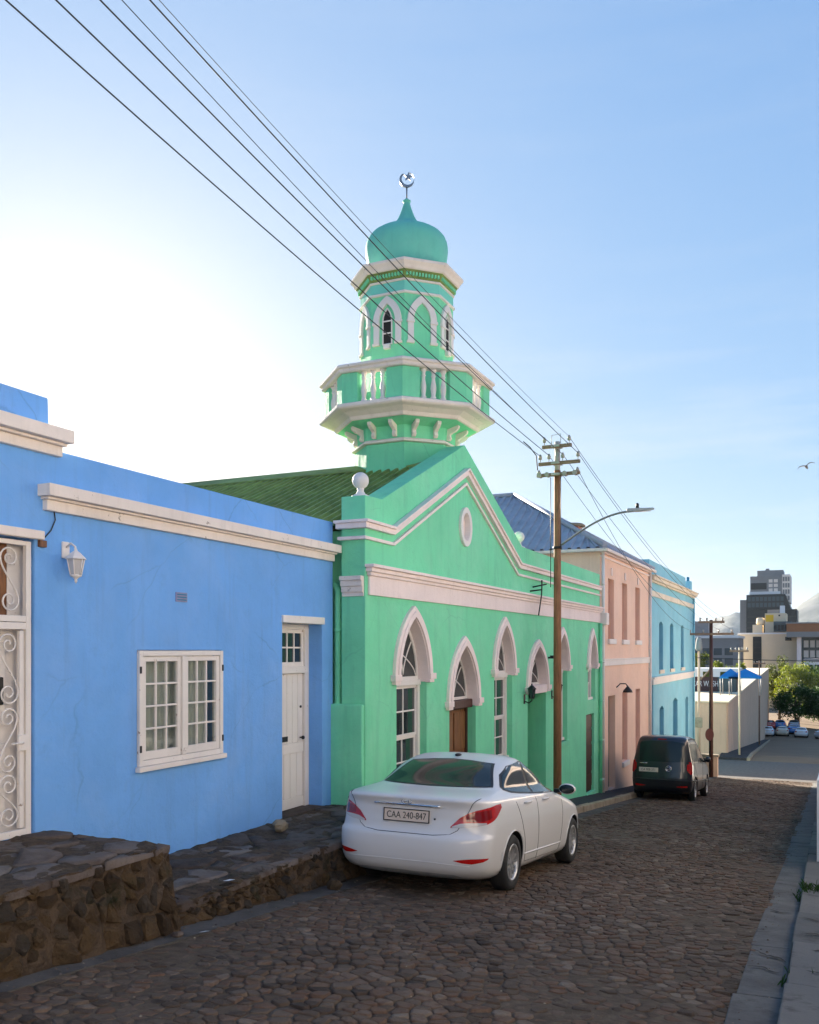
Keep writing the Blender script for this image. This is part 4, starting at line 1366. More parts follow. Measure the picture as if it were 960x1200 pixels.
for i, (a, b) in enumerate(uw + lw):
    z0, z1 = (2.08, 3.85) if i < 3 else (-1.75, .44)
    w = box('window', M['pinkshut'], pink, PX - .20, PX - .15, a, b, z0, z1)
    m_ = (a + b) / 2
    box('shutter', M['pinkshut'], w, PX - .15, PX - .125, a + .02, m_ - .008, z0 + .02, z1 - .02, bevel=.01)
    box('shutter', M['pinkshut'], w, PX - .15, PX - .125, m_ + .008, b - .02, z0 + .02, z1 - .02, bevel=.01)
    for k in range(5):
        zz = z0 + .12 + (z1 - z0 - .2) * k / 5
        for u0, u1 in ((a + .06, m_ - .05), (m_ + .05, b - .06)):
            box('shutter_panel', M['pinkshut'], w, PX - .125, PX - .115, u0, u1, zz, zz + (z1 - z0 - .2) / 5 - .05, bevel=.006)
    box('sill', M['white'], pink, PX - .1, PX + .07, a - .06, b + .06, z0 - .15, z0 - .001, bevel=.01)
dr = box('door', M['doordark'], pink, PX - .24, PX - .19, 26.15, 27.1, zp(26.6) - .1, .40)
for a, b in ((26.25, 26.6), (26.66, 27.0)):
    for z0 in (-2.1, -1.25, -.45):
        box('door_panel', M['doordark'], dr, PX - .19, PX - .175, a, b, z0, z0 + .68, bevel=.012)
MB().box(PX, PX + .05, P0_ + .1, P1_ - .12, 1.30, 1.46).box(PX, PX + .07, P0_ + .1, P1_ - .12, 1.46, 1.50).build('string_course', M['white'], pink, bevel=.006)
MB().box(PX, PX + .05, P0_, P1_, 4.38, 4.44).box(PX, PX + .10, P0_, P1_, 4.50, 4.60).build('eaves_moulding', M['trim_pink'], pink, bevel=.006)
for i, (a, b) in enumerate(uw):
    box('keystone', M['trim_pink'], pink, PX, PX + .035, (a + b) / 2 - .07, (a + b) / 2 + .07, 3.95, 4.18, bevel=.01)
# hipped corrugated roof
e0, e1, eb, ez = P0_ - .12, P1_ + .1, -13.6, 4.62
ex = PX + .16
rx, rs_, rz_ = PX - 3.8, (P0_ + P1_) / 2, 6.95
corrugated('roof_slope', M['proof'], pink, [(eb, e0, ez), (ex, e0, ez), (rx, rs_, rz_), (eb, rs_, rz_)], .27, .05, rib=True)
corrugated('roof_slope', M['proof'], pink, [(eb, e1, ez), (ex, e1, ez), (rx, rs_, rz_), (eb, rs_, rz_)], .27, .05, rib=True)
corrugated('roof_slope', M['proof'], pink, [(ex, e0, ez), (ex, e1, ez), (rx, rs_ + .01, rz_), (rx, rs_ - .01, rz_)], .27, .05, rib=True)
for q in ((ex, e0, ez), (ex, e1, ez)):
    MB().tube([Vector(q) + Vector((0, 0, .05)), (rx, rs_, rz_ + .05)], .075, 8).build('hip_cap', M['proof'], pink)
MB().tube([(eb, rs_, rz_ + .04), (rx, rs_, rz_ + .05)], .075, 8).build('ridge_cap', M['proof'], pink)
MB().box(eb, ex + .06, e0 - .09, e0 - .0, ez - .10, ez - .01).build('gutter', M['trim'], pink, bevel=.015)
MB().box(ex - .0, ex + .09, e0 - .05, e1 + .05, ez - .10, ez - .01).build('gutter', M['trim'], pink, bevel=.015)
ch = MB().box(-8.35, -7.75, 30.2, 30.95, 4.9, 5.80).build('chimney', M['kerb'], pink, bevel=.02)
MB().box(-8.42, -7.68, 30.13, 31.02, 5.80, 5.87).build('chimney_cap', M['kerb'], ch, bevel=.02)
for x in (-8.32, -7.9):
    MB().box(x, x + .14, 30.3, 30.85, 5.87, 6.02).build('cap_leg', M['pinkshut'], ch)
MB().lathe([(.46, 6.02), (.48, 6.06), (.38, 6.13), (.05, 6.16)], 16, (-8.05, 30.57, 0)).build('cap_hood', M['kerb'], ch)
# white corner pipes and rainwater head
pipe(pink, PX + .07, P0_ + .06, zp(25.2), 4.55, M['white'])
box('rainwater_head', M['white'], pink, PX + .0, PX + .22, P0_ - .14, P0_ + .16, 2.46, 2.80, bevel=.02)
pipe(pink, PX + .07, P1_ - .07, zp(32.6), 4.52, M['white'])
# lamp above the door
lp = thing('door_lamp', (PX, 27.2, .6), 'dark barn style wall lamp above the pink house door', 'lamp')
MB().tube([(PX, 27.25, .62), (PX + .12, 27.25, .74), (PX + .28, 27.25, .74), (PX + .34, 27.25, .66)], .016).build('arm', M['iron'], lp)
MB().lathe([(.15, .48), (.13, .54), (.06, .62), (.03, .66)], 14, (PX + .34, 27.25, 0)).build('lamp_shade', M['iron'], lp)

# ================================================================== pale blue house
LB0, LB1 = 32.74, 44.3
lb = thing('pale_blue_house', (-8, 38, zr(38)), 'pale blue two storey corner house with stepped parapet and dark teal shutters', 'house')
lu = [(34.85, 35.75), (37.45, 38.35), (40.4, 41.3)]
ll = [(34.95, 35.95, -2.9, -.40), (38.2, 39.5, zp(39) + .02, -.25), (41.8, 42.7, -3.2, -.35)]
lh = [rect(a, b, 1.0, 2.72) for a, b in lu]
def seg_arch(a, b, z0, z1, rise=.18, n=8):
    return [(a, z0), (b, z0)] + [(b + (a - b) * i / n, z1 - rise + rise * math.sin(PI * i / n)) for i in range(n + 1)]
lh = [seg_arch(a, b, 1.0, 2.85, .10) for a, b in lu] + [seg_arch(*q, .14) for q in ll] + [rect(32.95, 33.6, zp(33.2) + .02, .7)]
MB().plate([(LB0, -4.2), (LB1, -5.0), (LB1, 4.45), (LB1 - .35, 4.45), (LB1 - .37, 4.98), (LB1 - .9, 4.98), (LB1 - .92, 4.62), (41.8, 4.62), (41.78, 5.02), (LB0, 5.02)], lh, PX, PX - .35).build('wall', M['lblue'], lb, bevel=.01)
MB().box(-15, PX - .35, LB0 + .01, LB0 + .3, -4.5, 5.0).box(-15, PX - .35, LB1 - .3, LB1 - .01, -5, 4.43).box(-15.2, -15, LB0, LB1, -5, 4.8).build('side_wall', M['lblue'], lb)
box('roof', M['galv'], lb, -15, PX - .35, LB0 + .3, LB1 - .3, 4.0, 4.1)
for i, (a, b) in enumerate(lu):
    w = box('window', M['lblue_dark'], lb, PX - .22, PX - .18, a, b, .99, 2.86)
    m_ = (a + b) / 2
    for u0, u1 in ((a + .02, m_ - .01), (m_ + .01, b - .02)):
        box('shutter', M['lblue_dark'], w, PX - .18, PX - .15, u0, u1, 1.02, 2.72, bevel=.01)
    box('sill', M['lbtrim'], lb, PX - .1, PX + .06, a - .06, b + .06, .86, .998, bevel=.01)
for (a, b, z0, z1) in ll:
    w = box('shutter', M['lblue_dark'], lb, PX - .22, PX - .18, a, b, z0, z1)
    for k in range(3):
        box('shutter_panel', M['lblue_dark'], w, PX - .18, PX - .16, a + .1, b - .1, z0 + .15 + (z1 - z0 - .3) * k / 3, z0 + .1 + (z1 - z0 - .3) * (k + 1) / 3, bevel=.01)
box('door', M['lblue_dark'], lb, PX - .25, PX - .2, 32.95, 33.6, zp(33.2), .7)
MB().box(PX, PX + .10, LB0, LB1 + .08, 4.22, 4.28).box(PX, PX + .2, LB0 - .04, LB1 + .12, 4.28, 4.40).box(PX, PX + .26, LB0 - .06, LB1 + .16, 4.40, 4.46).build('cornice', M['lbtrim'], lb, bevel=.01)
MB().box(PX, PX + .06, LB0, LB1 + .04, 3.72, 3.92).build('lower_band', M['lbtrim'], lb, bevel=.008)
MB().box(PX, PX + .06, LB0 + .6, LB1 + .03, .48, .70).box(PX, PX + .1, LB0 + .6, LB1 + .05, .70, .76).build('string_course', M['white'], lb, bevel=.008)
pipe(lb, PX + .06, LB1 - .12, zp(44), 4.2, M['lblue'])
for y in (LB1 - .75, LB1 - .5):
    MB().tube([(PX - .15, y, 4.98), (PX - .15, y, 5.18)], .05, 8).build('parapet_spike', M['lblue_dark'], lb)

# ================================================================== utility pole and street lamp, wires
def zt(s_): return zr(s_) + .135
pl = thing('utility_pole', (-5.25, 18.75, zt(18.75)), 'tall brown wooden utility pole with crossarms standing before the mosque', 'utility pole')
PXX, PYY = -5.25, 18.75
MB().tube([(PXX, PYY, zt(PYY) - .4), (PXX, PYY, 2.0), (PXX, PYY, 5.6)], [.088, .083, .07], 16).build('pole', M['pole'], pl)
MB().tube([(PXX, PYY, 5.6), (PXX, PYY, 6.22)], [.062, .058], 12).build('pole_top', M['galv'], pl)
arms = [(6.10, -.30, .34), (5.74, -.38, .52), (5.50, -.42, .52)]
tips = {}
for i, (z, a, b) in enumerate(arms):
    ar = box('crossarm', M['armwood'], pl, PXX + a, PXX + b, PYY - .11 - .045, PYY - .075, z - .034, z + .034, bevel=.008)
    MB().box(PXX - .09, PXX + .09, PYY - .19, PYY + .09, z - .02, z + .02).build('arm_clamp', M['galv'], ar)
    for j, x in enumerate(((a + .05, b - .05), (a + .04, -.15, .15, b - .04), (a + .05, b - .05))[i]):
        up = (i != 2)
        zz = z + .045 if up else z - .05
        MB().tube([(PXX + x, PYY - .13, zz), (PXX + x, PYY - .13, zz + .05)], .010, 6).lathe([(.02, .05), (.042, .06), (.03, .09), (.045, .10), (.03, .13), (.02, .16), (.0, .17)], 10, (PXX + x, PYY - .13, zz)).build('insulator', M['ceramic'], ar)
        tips[(i, j)] = (PXX + x, PYY - .13, zz + .13)
for x in (-.35, -.18, .2, .42):
    MB().tube([(PXX + x, PYY - .2, 5.50), (PXX + x, PYY - .05, 5.50)], .05, 10).build('reel_insulator', M['ceramic'], pl)
MB().tube([(PXX - .1, PYY - .1, 6.15), (PXX - .1, PYY - .1, 6.34), (PXX + .1, PYY - .1, 6.36), (PXX + .1, PYY - .1, 6.15)], .008, 6).build('top_loop', M['galv'], pl)
MB().tube([(PXX - .40, PYY - .13, 5.62), (PXX - .38, PYY - .3, 5.9), (PXX - .46, PYY - .5, 6.05), (PXX - .50, PYY - .8, 6.1)], .012, 6).build('jumper_cable', M['blackplastic'], pl)
MB().lathe([(.095, 0), (.095, .05)], 16, (PXX, PYY, 3.92)).build('lamp_collar', M['iron'], pl)
for x, z0, z1 in ((.10, 3.9, 5.5), (-.12, 3.1, 5.45)):
    MB().tube([(PXX + x, PYY - .1, z0), (PXX + x, PYY - .1, z1)], .008, 6).build('pole_cable', M['blackplastic'], pl)
la = thing('street_lamp', (PXX, PYY, 3.9), 'street lamp on a thin curved arm reaching out from the utility pole', 'street lamp')
apts = []
for i in range(15):
    f = i / 14
    apts.append((PXX + .08 + 1.52 * f, PYY - .06, 3.98 + .66 * math.sin(f * PI / 2) - .02 * f))
MB().tube(apts, .022, 8).build('lamp_arm', M['steelrod'], la)
hx = PXX + 1.58
MB().hexa([(hx - .1, PYY - .12, 4.60), (hx + .47, PYY - .09, 4.625), (hx + .47, PYY - .02, 4.625), (hx - .1, PYY + .02, 4.60),
           (hx - .08, PYY - .10, 4.68), (hx + .45, PYY - .08, 4.665), (hx + .45, PYY - .03, 4.665), (hx - .08, PYY + .0, 4.68)]).build('lamp_head', M['galv'], la, bevel=.012)
MB().lathe([(.035, 0), (.035, .07), (.02, .10)], 10, (hx + .12, PYY - .05, 4.68)).build('photocell', M['iron'], la)
box('lens', M['lampclear'], la, hx + .08, hx + .4, PYY - .09, PYY - .02, 4.598, 4.606)

def wire(a, mid, b_s, label, r=.007):
    """hanging wire through a pole tip and a second point, carried on uphill past the camera"""
    x0, s0, z0 = a; x1, s1, z1 = mid
    sag = .0011
    k = (z1 - z0) / (s1 - s0) + sag * (s1 - s0) * 0
    pts = []
    n = 40
    for i in range(n + 1):
        s_ = s0 + (b_s - s0) * i / n
        f = (s_ - s0) / (s1 - s0)
        z = z0 + (z1 - z0) * f + sag * 2.2 * (s_ - s0) * (s_ - s1)
        pts.append((x0 + (x1 - x0) * f, s_, z))
    w = MB().tube(pts, r, 6).build('overhead_wire', M['blackplastic'])
    tag(w, label, 'wire', 'overhead wires')
wire(tips[(1, 0)], (-5.50, 4.76, 6.55), -14, 'lowest overhead wire running to the left tip of the middle crossarm')
wire(tips[(1, 1)], (-5.30, 5.0, 6.68), -14, 'second lowest overhead wire running to the middle crossarm')
wire(tips[(1, 2)], (-5.10, 5.27, 6.78), -14, 'third overhead wire from the bottom running to the middle crossarm')
wire(tips[(0, 0)], (-5.42, 5.85, 7.26), -14, 'thin overhead wire to the left tip of the top crossarm', .0045)
wire(tips[(1, 3)], (-4.90, 5.58, 6.94), -14, 'dark overhead wire second from the top, to the right tip of the middle crossarm')
wire(tips[(0, 1)], (-4.98, 5.75, 7.10), -14, 'topmost faint overhead wire to the right tip of the top crossarm', .0035)

# ================================================================== vehicles
def pchip(xs, ys):
    xs = np.array(xs, float); ys = np.array(ys, float)
    h = np.diff(xs); d = np.diff(ys) / h
    m = np.zeros_like(xs); m[0] = d[0]; m[-1] = d[-1]
    for i in range(1, len(xs) - 1):
        m[i] = 0 if d[i - 1] * d[i] <= 0 else 2 * d[i - 1] * d[i] / (d[i - 1] + d[i])
    def f(x):
        x = min(max(x, xs[0]), xs[-1])
        i = min(max(int(np.searchsorted(xs, x)) - 1, 0), len(xs) - 2)
        t = (x - xs[i]) / h[i]
        return float((2 * t**3 - 3 * t**2 + 1) * ys[i] + (t**3 - 2 * t**2 + t) * h[i] * m[i] + (-2 * t**3 + 3 * t**2) * ys[i + 1] + (t**3 - t**2) * h[i] * m[i + 1])
    return f

class Shell:
    """car body made of stacked plan outlines"""
    def __init__(s, tab, n_lo, n_hi, z_n):
        z = [r[0] for r in tab]
        s.W = pchip(z, [r[1] for r in tab]); s.YR = pchip(z, [r[2] for r in tab]); s.YF = pchip(z, [r[3] for r in tab])
        s.z0, s.z1 = z[0], z[-1]; s.zs = z
        s.nl, s.nh, s.zn = n_lo, n_hi, z_n
    def cr(s, z, rear):
        """length of the rounded corner at either end, and its exponents"""
        a = (s.YF(z) - s.YR(z)) / 2
        f = min(max((z - s.zn + .08) / .16, 0), 1)
        c = (s.nl[0] if rear else s.nl[1]) * (1 - f) + (s.nh[0] if rear else s.nh[1]) * f
        return min(c, .92 * a)
    def yc(s, z): return (s.YR(z) + s.YF(z)) / 2
    Q, P, ST = 3.4, 2.4, .42
    def raw(s, th, z):
        W, yr, yf = s.W(z), s.YR(z), s.YF(z); a = (yf - yr) / 2; yc = (yf + yr) / 2
        th = (th + PI) % (2 * PI) - PI
        sx = 1 if abs(th) <= PI / 2 else -1
        rear = th < 0
        u = abs(th) if abs(th) <= PI / 2 else PI - abs(th)
        u /= PI / 2
        c = s.cr(z, rear); d = a - c
        if u < s.ST:
            x, y = W, d * u / s.ST
        else:
            ph = (u - s.ST) / (1 - s.ST) * PI / 2
            x = W * max(0, math.cos(ph)) ** (2 / s.Q); y = d + c * math.sin(ph) ** (2 / s.P)
        x *= 1 - .035 * (y / a) ** 2
        return sx * x, (yc - y if rear else yc + y)
    def surf(s, th, z, off=0.0):
        x, y = s.raw(th, z)
        if off:
            e = .004
            xa, ya = s.raw(th - e, z); xb, yb = s.raw(th + e, z)
            tx, ty = xb - xa, yb - ya
            l = math.hypot(tx, ty) + 1e-9
            nx, ny = ty / l, -tx / l
            if nx * x + ny * (y - s.yc(z)) < 0: nx, ny = -nx, -ny
            e = .008
            x2, y2 = s.raw(th, min(z + e, s.z1))
            nz = -((x2 - x) * nx + (y2 - y) * ny) / e
            k = math.sqrt(1 + nz * nz)
            return (x + nx * off / k, y + ny * off / k, z + nz * off / k)
        return (x, y, z)
    def th_y(s, y, z, side=1):
        a = (s.YF(z) - s.YR(z)) / 2; q = y - s.yc(z); rear = q < 0; q = min(abs(q), a)
        c = s.cr(z, rear); d = a - c
        if q <= d: u = s.ST * q / max(d, 1e-6)
        else: u = s.ST + (1 - s.ST) * math.asin(min(1, ((q - d) / c) ** (s.P / 2))) / (PI / 2)
        t = u * PI / 2 * (-1 if rear else 1)
        return t if side > 0 else (PI - t if t >= 0 else -PI - t)
    def th_x(s, x, z, rear=True):
        q = min(1, abs(x) / (s.W(z) * .968))
        ph = math.acos(min(1, q ** (s.Q / 2)))
        u = s.ST + (1 - s.ST) * ph / (PI / 2)
        t = u * PI / 2
        if x < 0: t = PI - t
        return -t if rear else t
    def mesh(s, nth=128, dz=.022):
        zz = []
        z = s.z0
        while z < s.z1 - 1e-6:
            zz.append(z); z += dz if z < s.z1 - .09 else .008
        zz.append(s.z1)
        # spread angles so corners and flats are both well covered
        ths = []
        for k in range(nth):
            t = 2 * PI * k / nth
            ths.append(t - .0 * math.sin(4 * t))
        mb = MB()
        vs_ = [s.surf(t, z) for z in zz for t in ths]
        fs = [(i * nth + k, i * nth + (k + 1) % nth, (i + 1) * nth + (k + 1) % nth, (i + 1) * nth + k) for i in range(len(zz) - 1) for k in range(nth)]
        fs.append(tuple(reversed(range(nth)))); fs.append(tuple((len(zz) - 1) * nth + k for k in range(nth)))
        mb.add(vs_, fs, True)
        return mb
    def patch(s, rows, off, m=8, sub=6, thick=.004):
        """rows of (kind, value, zb, zt, side); a skin that follows the body"""
        pts = []
        def val(r, g):
            return r[1][0] + (r[1][1] - r[1][0]) * g if isinstance(r[1], tuple) else r[1]
        def key(r, g):
            k, v, zb, zt, sd = r
            v = val(r, g)
            return lambda z: (s.th_y(v, z, sd) if k == 'y' else s.th_x(v, z, k == 'r'))
        cols = []
        for i in range(len(rows)):
            nxt = rows[i + 1] if i + 1 < len(rows) else None
            for j in range(sub if nxt else 1):
                t = j / sub
                col_ = []
                for q in range(m + 1):
                    g = q / m
                    zb, zt = rows[i][2], rows[i][3]
                    za = zb + (zt - zb) * g
                    ta = key(rows[i], g)(za)
                    if nxt and t > 0:
                        zB = nxt[2] + (nxt[3] - nxt[2]) * g
                        tb = key(nxt, g)(zB)
                        d = tb - ta
                        if d > PI: d -= 2 * PI
                        if d < -PI: d += 2 * PI
                        # blend in real space for even spacing
                        pa, pb = s.surf(ta, za), s.surf(ta + d, zB)
                        z_ = za + (zB - za) * t
                        if rows[i][0] == nxt[0] == 'y':
                            th = s.th_y(val(rows[i], g) + (val(nxt, g) - val(rows[i], g)) * t, z_, rows[i][4])
                        elif rows[i][0] == nxt[0]:
                            th = s.th_x(val(rows[i], g) + (val(nxt, g) - val(rows[i], g)) * t, z_, rows[i][0] == 'r')
                        else:
                            th = ta + d * t
                        col_.append(s.surf(th, z_, off))
                    else:
                        col_.append(s.surf(ta, za, off))
                cols.append(col_)
        mb = MB()
        k_ = m + 1
        mb.add([p for c in cols for p in c], [(i * k_ + q, (i + 1) * k_ + q, (i + 1) * k_ + q + 1, i * k_ + q + 1) for i in range(len(cols) - 1) for q in range(m)], True)
        return mb
    def line(s, rows, r, off=.001, sub=8):
        pts = []
        for i in range(len(rows)):
            k, v, z, sd = rows[i]
            nxt = rows[i + 1] if i + 1 < len(rows) else None
            for j in range(sub if nxt else 1):
                t = j / sub
                if nxt and nxt[0] == k:
                    v_ = v + (nxt[1] - v) * t; z_ = z + (nxt[2] - z) * t
                    th = s.th_y(v_, z_, sd) if k == 'y' else s.th_x(v_, z_, k == 'r')
                else:
                    z_ = z; th = s.th_y(v, z, sd) if k == 'y' else s.th_x(v, z, k == 'r')
                pts.append(s.surf(th, z_, off))
        return MB().tube(pts, r, 6)

def cut_arches(o, centres, rad, w, matdark):
    """wheel openings cut out of the body"""
    cut = MB()
    for (y, z) in centres:
        for sg in (-1, 1):
            n = 40
            vs_ = [(sg * xx, y + rad * math.cos(2 * PI * k / n), z + rad * math.sin(2 * PI * k / n)) for xx in (w - .27, w + .3) for k in range(n)]
            fs = [tuple(range(n)), tuple(reversed(range(n, 2 * n)))] + [(k, k + n, (k + 1) % n + n, (k + 1) % n) for k in range(n)]
            cut.add(vs_, fs)
    c = cut.build('tmp_cutter', matdark, o.parent, local=True)
    m = o.modifiers.new('cut', 'BOOLEAN'); m.object = c; m.operation = 'DIFFERENCE'; m.solver = 'EXACT'
    try: m.material_mode = 'TRANSFER'
    except Exception: pass
    dg = bpy.context.evaluated_depsgraph_get(); dg.update()
    me = bpy.data.meshes.new_from_object(o.evaluated_get(dg))
    o.modifiers.clear()
    o.data = me
    bpy.data.objects.remove(c)
    return o

def make_wheel(parent, x, y, z, r, side, w=.19, spokes=7):
    W = bpy.data.objects.new('wheel', None); COL.objects.link(W); W.parent = parent; W.location = (x, y, z)
    W.rotation_euler = (0, side * PI / 2, 0)
    W.empty_display_size = .1
    ri = r * .66
    tp = [(ri, -w * .45), (ri + .02, -w * .5), (r - .025, -w * .48), (r, -w * .34), (r, w * .34), (r - .025, w * .48), (ri + .02, w * .5), (ri, w * .45)]
    mb = MB().lathe(tp, 36, cap=False)
    mb.build('tyre', M['rubber'], W, local=True)
    rm = MB().lathe([(ri + .004, -w * .4), (ri + .004, w * .46), (ri - .018, w * .47), (ri - .028, w * .36), (ri - .032, w * .1)], 36, cap=False)
    rm.lathe([(.0, w * .30), (.05, w * .32), (.055, w * .26), (.06, w * .1)], 16, cap=False)
    for k in range(spokes):
        for da in (-.13, .13):
            a = 2 * PI * k / spokes + da
            b = 2 * PI * k / spokes + da * 1.6
            d = Vector((math.cos(a), math.sin(a), 0)); e = Vector((-math.sin(a), math.cos(a), 0)); d2 = Vector((math.cos(b), math.sin(b), 0))
            p0, p1 = d * .04, d2 * (ri - .015)
            q = [p0 - e * .014 + Vector((0, 0, w * .16)), p0 + e * .014 + Vector((0, 0, w * .16)), p1 + e * .010 + Vector((0, 0, w * .22)), p1 - e * .010 + Vector((0, 0, w * .22))]
            q += [v + Vector((0, 0, w * .16)) for v in q]
            rm.hexa(q)
    rm.build('rim', M['rim'], W, local=True)
    MB().lathe([(.0, w * .05), (ri - .03, w * .05)], 24, cap=False).build('brake_disc', M['iron'], W, local=True)
    return W

SLOPE = -math.atan(G)
M['lampdark'] = plain('dark_red_lens', (.22, .004, .004), .08, 0, .8)
# ---- white sedan
sed = thing('white_sedan', (-3.97, 8.42, zr(8.42) + .0), 'white four door sedan parked at the kerb before the mosque', 'car', rot=(SLOPE, 0, 0))
S = Shell([(.17, .72, .30, 4.15), (.22, .795, .14, 4.27), (.30, .828, .05, 4.33), (.40, .842, .012, 4.36), (.52, .85, .0, 4.37), (.60, .852, .004, 4.36), (.635, .852, .018, 4.34), (.655, .852, .055, 4.32), (.74, .85, .078, 4.24), (.82, .842, .085, 4.02), (.90, .83, .085, 3.66),
           (.955, .815, .068, 3.38), (.99, .80, .045, 3.22), (1.012, .787, .045, 3.14), (1.028, .768, .085, 3.08), (1.055, .742, .27, 3.0), (1.08, .722, .50, 2.94), (1.105, .706, .68, 2.87), (1.16, .686, .81, 2.76), (1.24, .66, .96, 2.60), (1.32, .63, 1.13, 2.42), (1.375, .598, 1.28, 2.27), (1.41, .555, 1.40, 2.14), (1.437, .475, 1.51, 2.02), (1.453, .35, 1.60, 1.92), (1.462, .16, 1.68, 1.84)], (.36, .75), (.34, .5), 1.08)
sb_ = S.mesh(160, .02).build('body', M['carwhite'], sed, local=True)
sb_.data.materials.append(M['blackplastic'])
RW, FW = .98, 3.53
cut_arches(sb_, [(RW, .305), (FW, .305)], .350, .85, M['blackplastic'])
for y in (RW, FW):
    for sd in (1, -1):
        make_wheel(sed, sd * .745, y, .305, .305, sd)
        # arch lip
        pts = []
        for i in range(25):
            a = R(-8) + R(196) * i / 24
            yy, zz = y + .352 * math.cos(a), .305 + .352 * math.sin(a)
            if zz < .2: continue
            pts.append(S.surf(S.th_y(yy, zz, sd), zz, .001))
        MB().tube(pts, .007, 6).build('arch_lip', M['carwhite'], sed, local=True)
def sk(rows, off, name, mat, **kw):
    return S.patch(rows, off, **kw).build(name, mat, sed, local=True, recalc=False)
# rear window
sk([('r', (-.60, -.46), 1.122, 1.352, 1), ('r', (-.3, -.23), 1.112, 1.376, 1), ('r', 0, 1.108, 1.385, 1), ('r', (.3, .23), 1.112, 1.376, 1), ('r', (.60, .46), 1.122, 1.352, 1)], .005, 'rear_window', M['carglass'], m=10)
sk([('r', (-.625, -.485), 1.113, 1.36, 1), ('r', (-.3, -.23), 1.102, 1.385, 1), ('r', 0, 1.098, 1.395, 1), ('r', (.3, .23), 1.102, 1.385, 1), ('r', (.625, .485), 1.113, 1.36, 1)], .003, 'window_seal', M['blackplastic'], m=10)
sk([('f', -.60, 1.06, 1.34, 1), ('f', 0, 1.05, 1.385, 1), ('f', .60, 1.06, 1.34, 1)], .004, 'windscreen', M['carglass'], m=10, sub=8)
for sd in (1, -1):
    sk([('y', 1.00, 1.095, 1.125, sd), ('y', 1.15, 1.066, 1.235, sd), ('y', 1.38, 1.050, 1.322, sd), ('y', 1.62, 1.038, 1.365, sd), ('y', 1.80, 1.030, 1.376, sd)], .005, 'rear_side_window', M['carglass'])
    sk([('y', 1.88, 1.026, 1.376, sd), ('y', 2.1, 1.018, 1.36, sd), ('y', 2.35, 1.012, 1.295, sd), ('y', 2.6, 1.006, 1.195, sd), ('y', 2.85, 1.0, 1.07, sd)], .005, 'front_side_window', M['carglass'])
    sk([('y', .95, 1.088, 1.118, sd), ('y', 1.13, 1.052, 1.245, sd), ('y', 1.38, 1.035, 1.338, sd), ('y', 1.84, 1.014, 1.388, sd), ('y', 2.1, 1.004, 1.374, sd), ('y', 2.36, .998, 1.31, sd), ('y', 2.62, .994, 1.21, sd), ('y', 2.93, .99, 1.06, sd)], .002, 'window_seal', M['blackplastic'])
    # tail lamp
    r_ = 'r'
    lamp = sk([(r_, sd * .46, .722, .735, sd), (r_, sd * .54, .728, .825, sd), (r_, sd * .62, .735, .88, sd), (r_, sd * .69, .745, .912, sd), ('y', .27, .772, .935, sd), ('y', .36, .808, .95, sd), ('y', .46, .855, .962, sd), ('y', .60, .93, .966, sd)], .006, 'tail_lamp', M['lampred'])
    S.patch([(r_, sd * .475, .722, .738, sd), (r_, sd * .55, .728, .77, sd), (r_, sd * .63, .735, .78, sd), (r_, sd * .69, .746, .782, sd), ('y', .26, .771, .786, sd)], .009).build('reversing_lamp', M['lampclear'], lamp, local=True, recalc=False)
    S.patch([(r_, sd * .60, .80, .855, sd), (r_, sd * .66, .79, .885, sd), ('y', .24, .80, .905, sd), ('y', .33, .835, .92, sd)], .0075).build('lamp_lens', M['lampdark'], lamp, local=True, recalc=False)
    # reflector in the bumper
    sk([(r_, sd * .52, .398, .402, sd), (r_, sd * .60, .378, .415, sd), (r_, sd * .68, .372, .425, sd), ('y', .20, .395, .43, sd), ('y', .25, .42, .432, sd)], .005, 'reflector', M['lampred'])
    # doors
    for rows in ([('y', 1.10, .96, sd), ('y', 1.20, .80, sd), ('y', 1.34, .55, sd), ('y', 1.42, .28, sd)], [('y', 1.84, 1.02, sd), ('y', 1.86, .6, sd), ('y', 1.88, .25, sd)], [('y', 2.95, .98, sd), ('y', 2.92, .6, sd), ('y', 2.86, .26, sd)]):
        S.line(rows, .0035, .0).build('door_gap', M['blackplastic'], sed, local=True)
    S.line([('y', 1.42, .27, sd), ('y', 2.86, .25, sd)], .003, .0).build('door_gap', M['blackplastic'], sed, local=True)
    S.line([('y', 1.36, .36, sd), ('y', 2.0, .355, sd), ('y', 2.9, .345, sd)], .012, -.004).build('side_moulding', M['carwhite'], sed, local=True)
    for y in (1.36, 2.08):
        z = .935
        pts = [S.surf(S.th_y(y + k, z, sd), z, o_) for k, o_ in ((0, .0), (.03, .028), (.10, .036), (.17, .028), (.20, .0))]
        MB().tube(pts, [.010, .014, .015, .014, .010], 8).build('door_handle', M['carwhite'], sed, local=True)
    # mirror
    mx_ = sd * .93
    MB().sphere((mx_, 2.80, 1.035), (.105, .06, .07), 20, 14).build('mirror', M['carwhite'], sed, local=True)
    mg = MB().sphere((mx_ + sd * .004, 2.752, 1.035), (.094, .012, .058), 20, 12).build('mirror_glass', M['carglass'], sed, local=True)
    MB().tube([(sd * .76, 2.86, 1.0), (mx_, 2.82, 1.01)], [.03, .025], 8).build('mirror_arm', M['blackplastic'], sed, local=True)
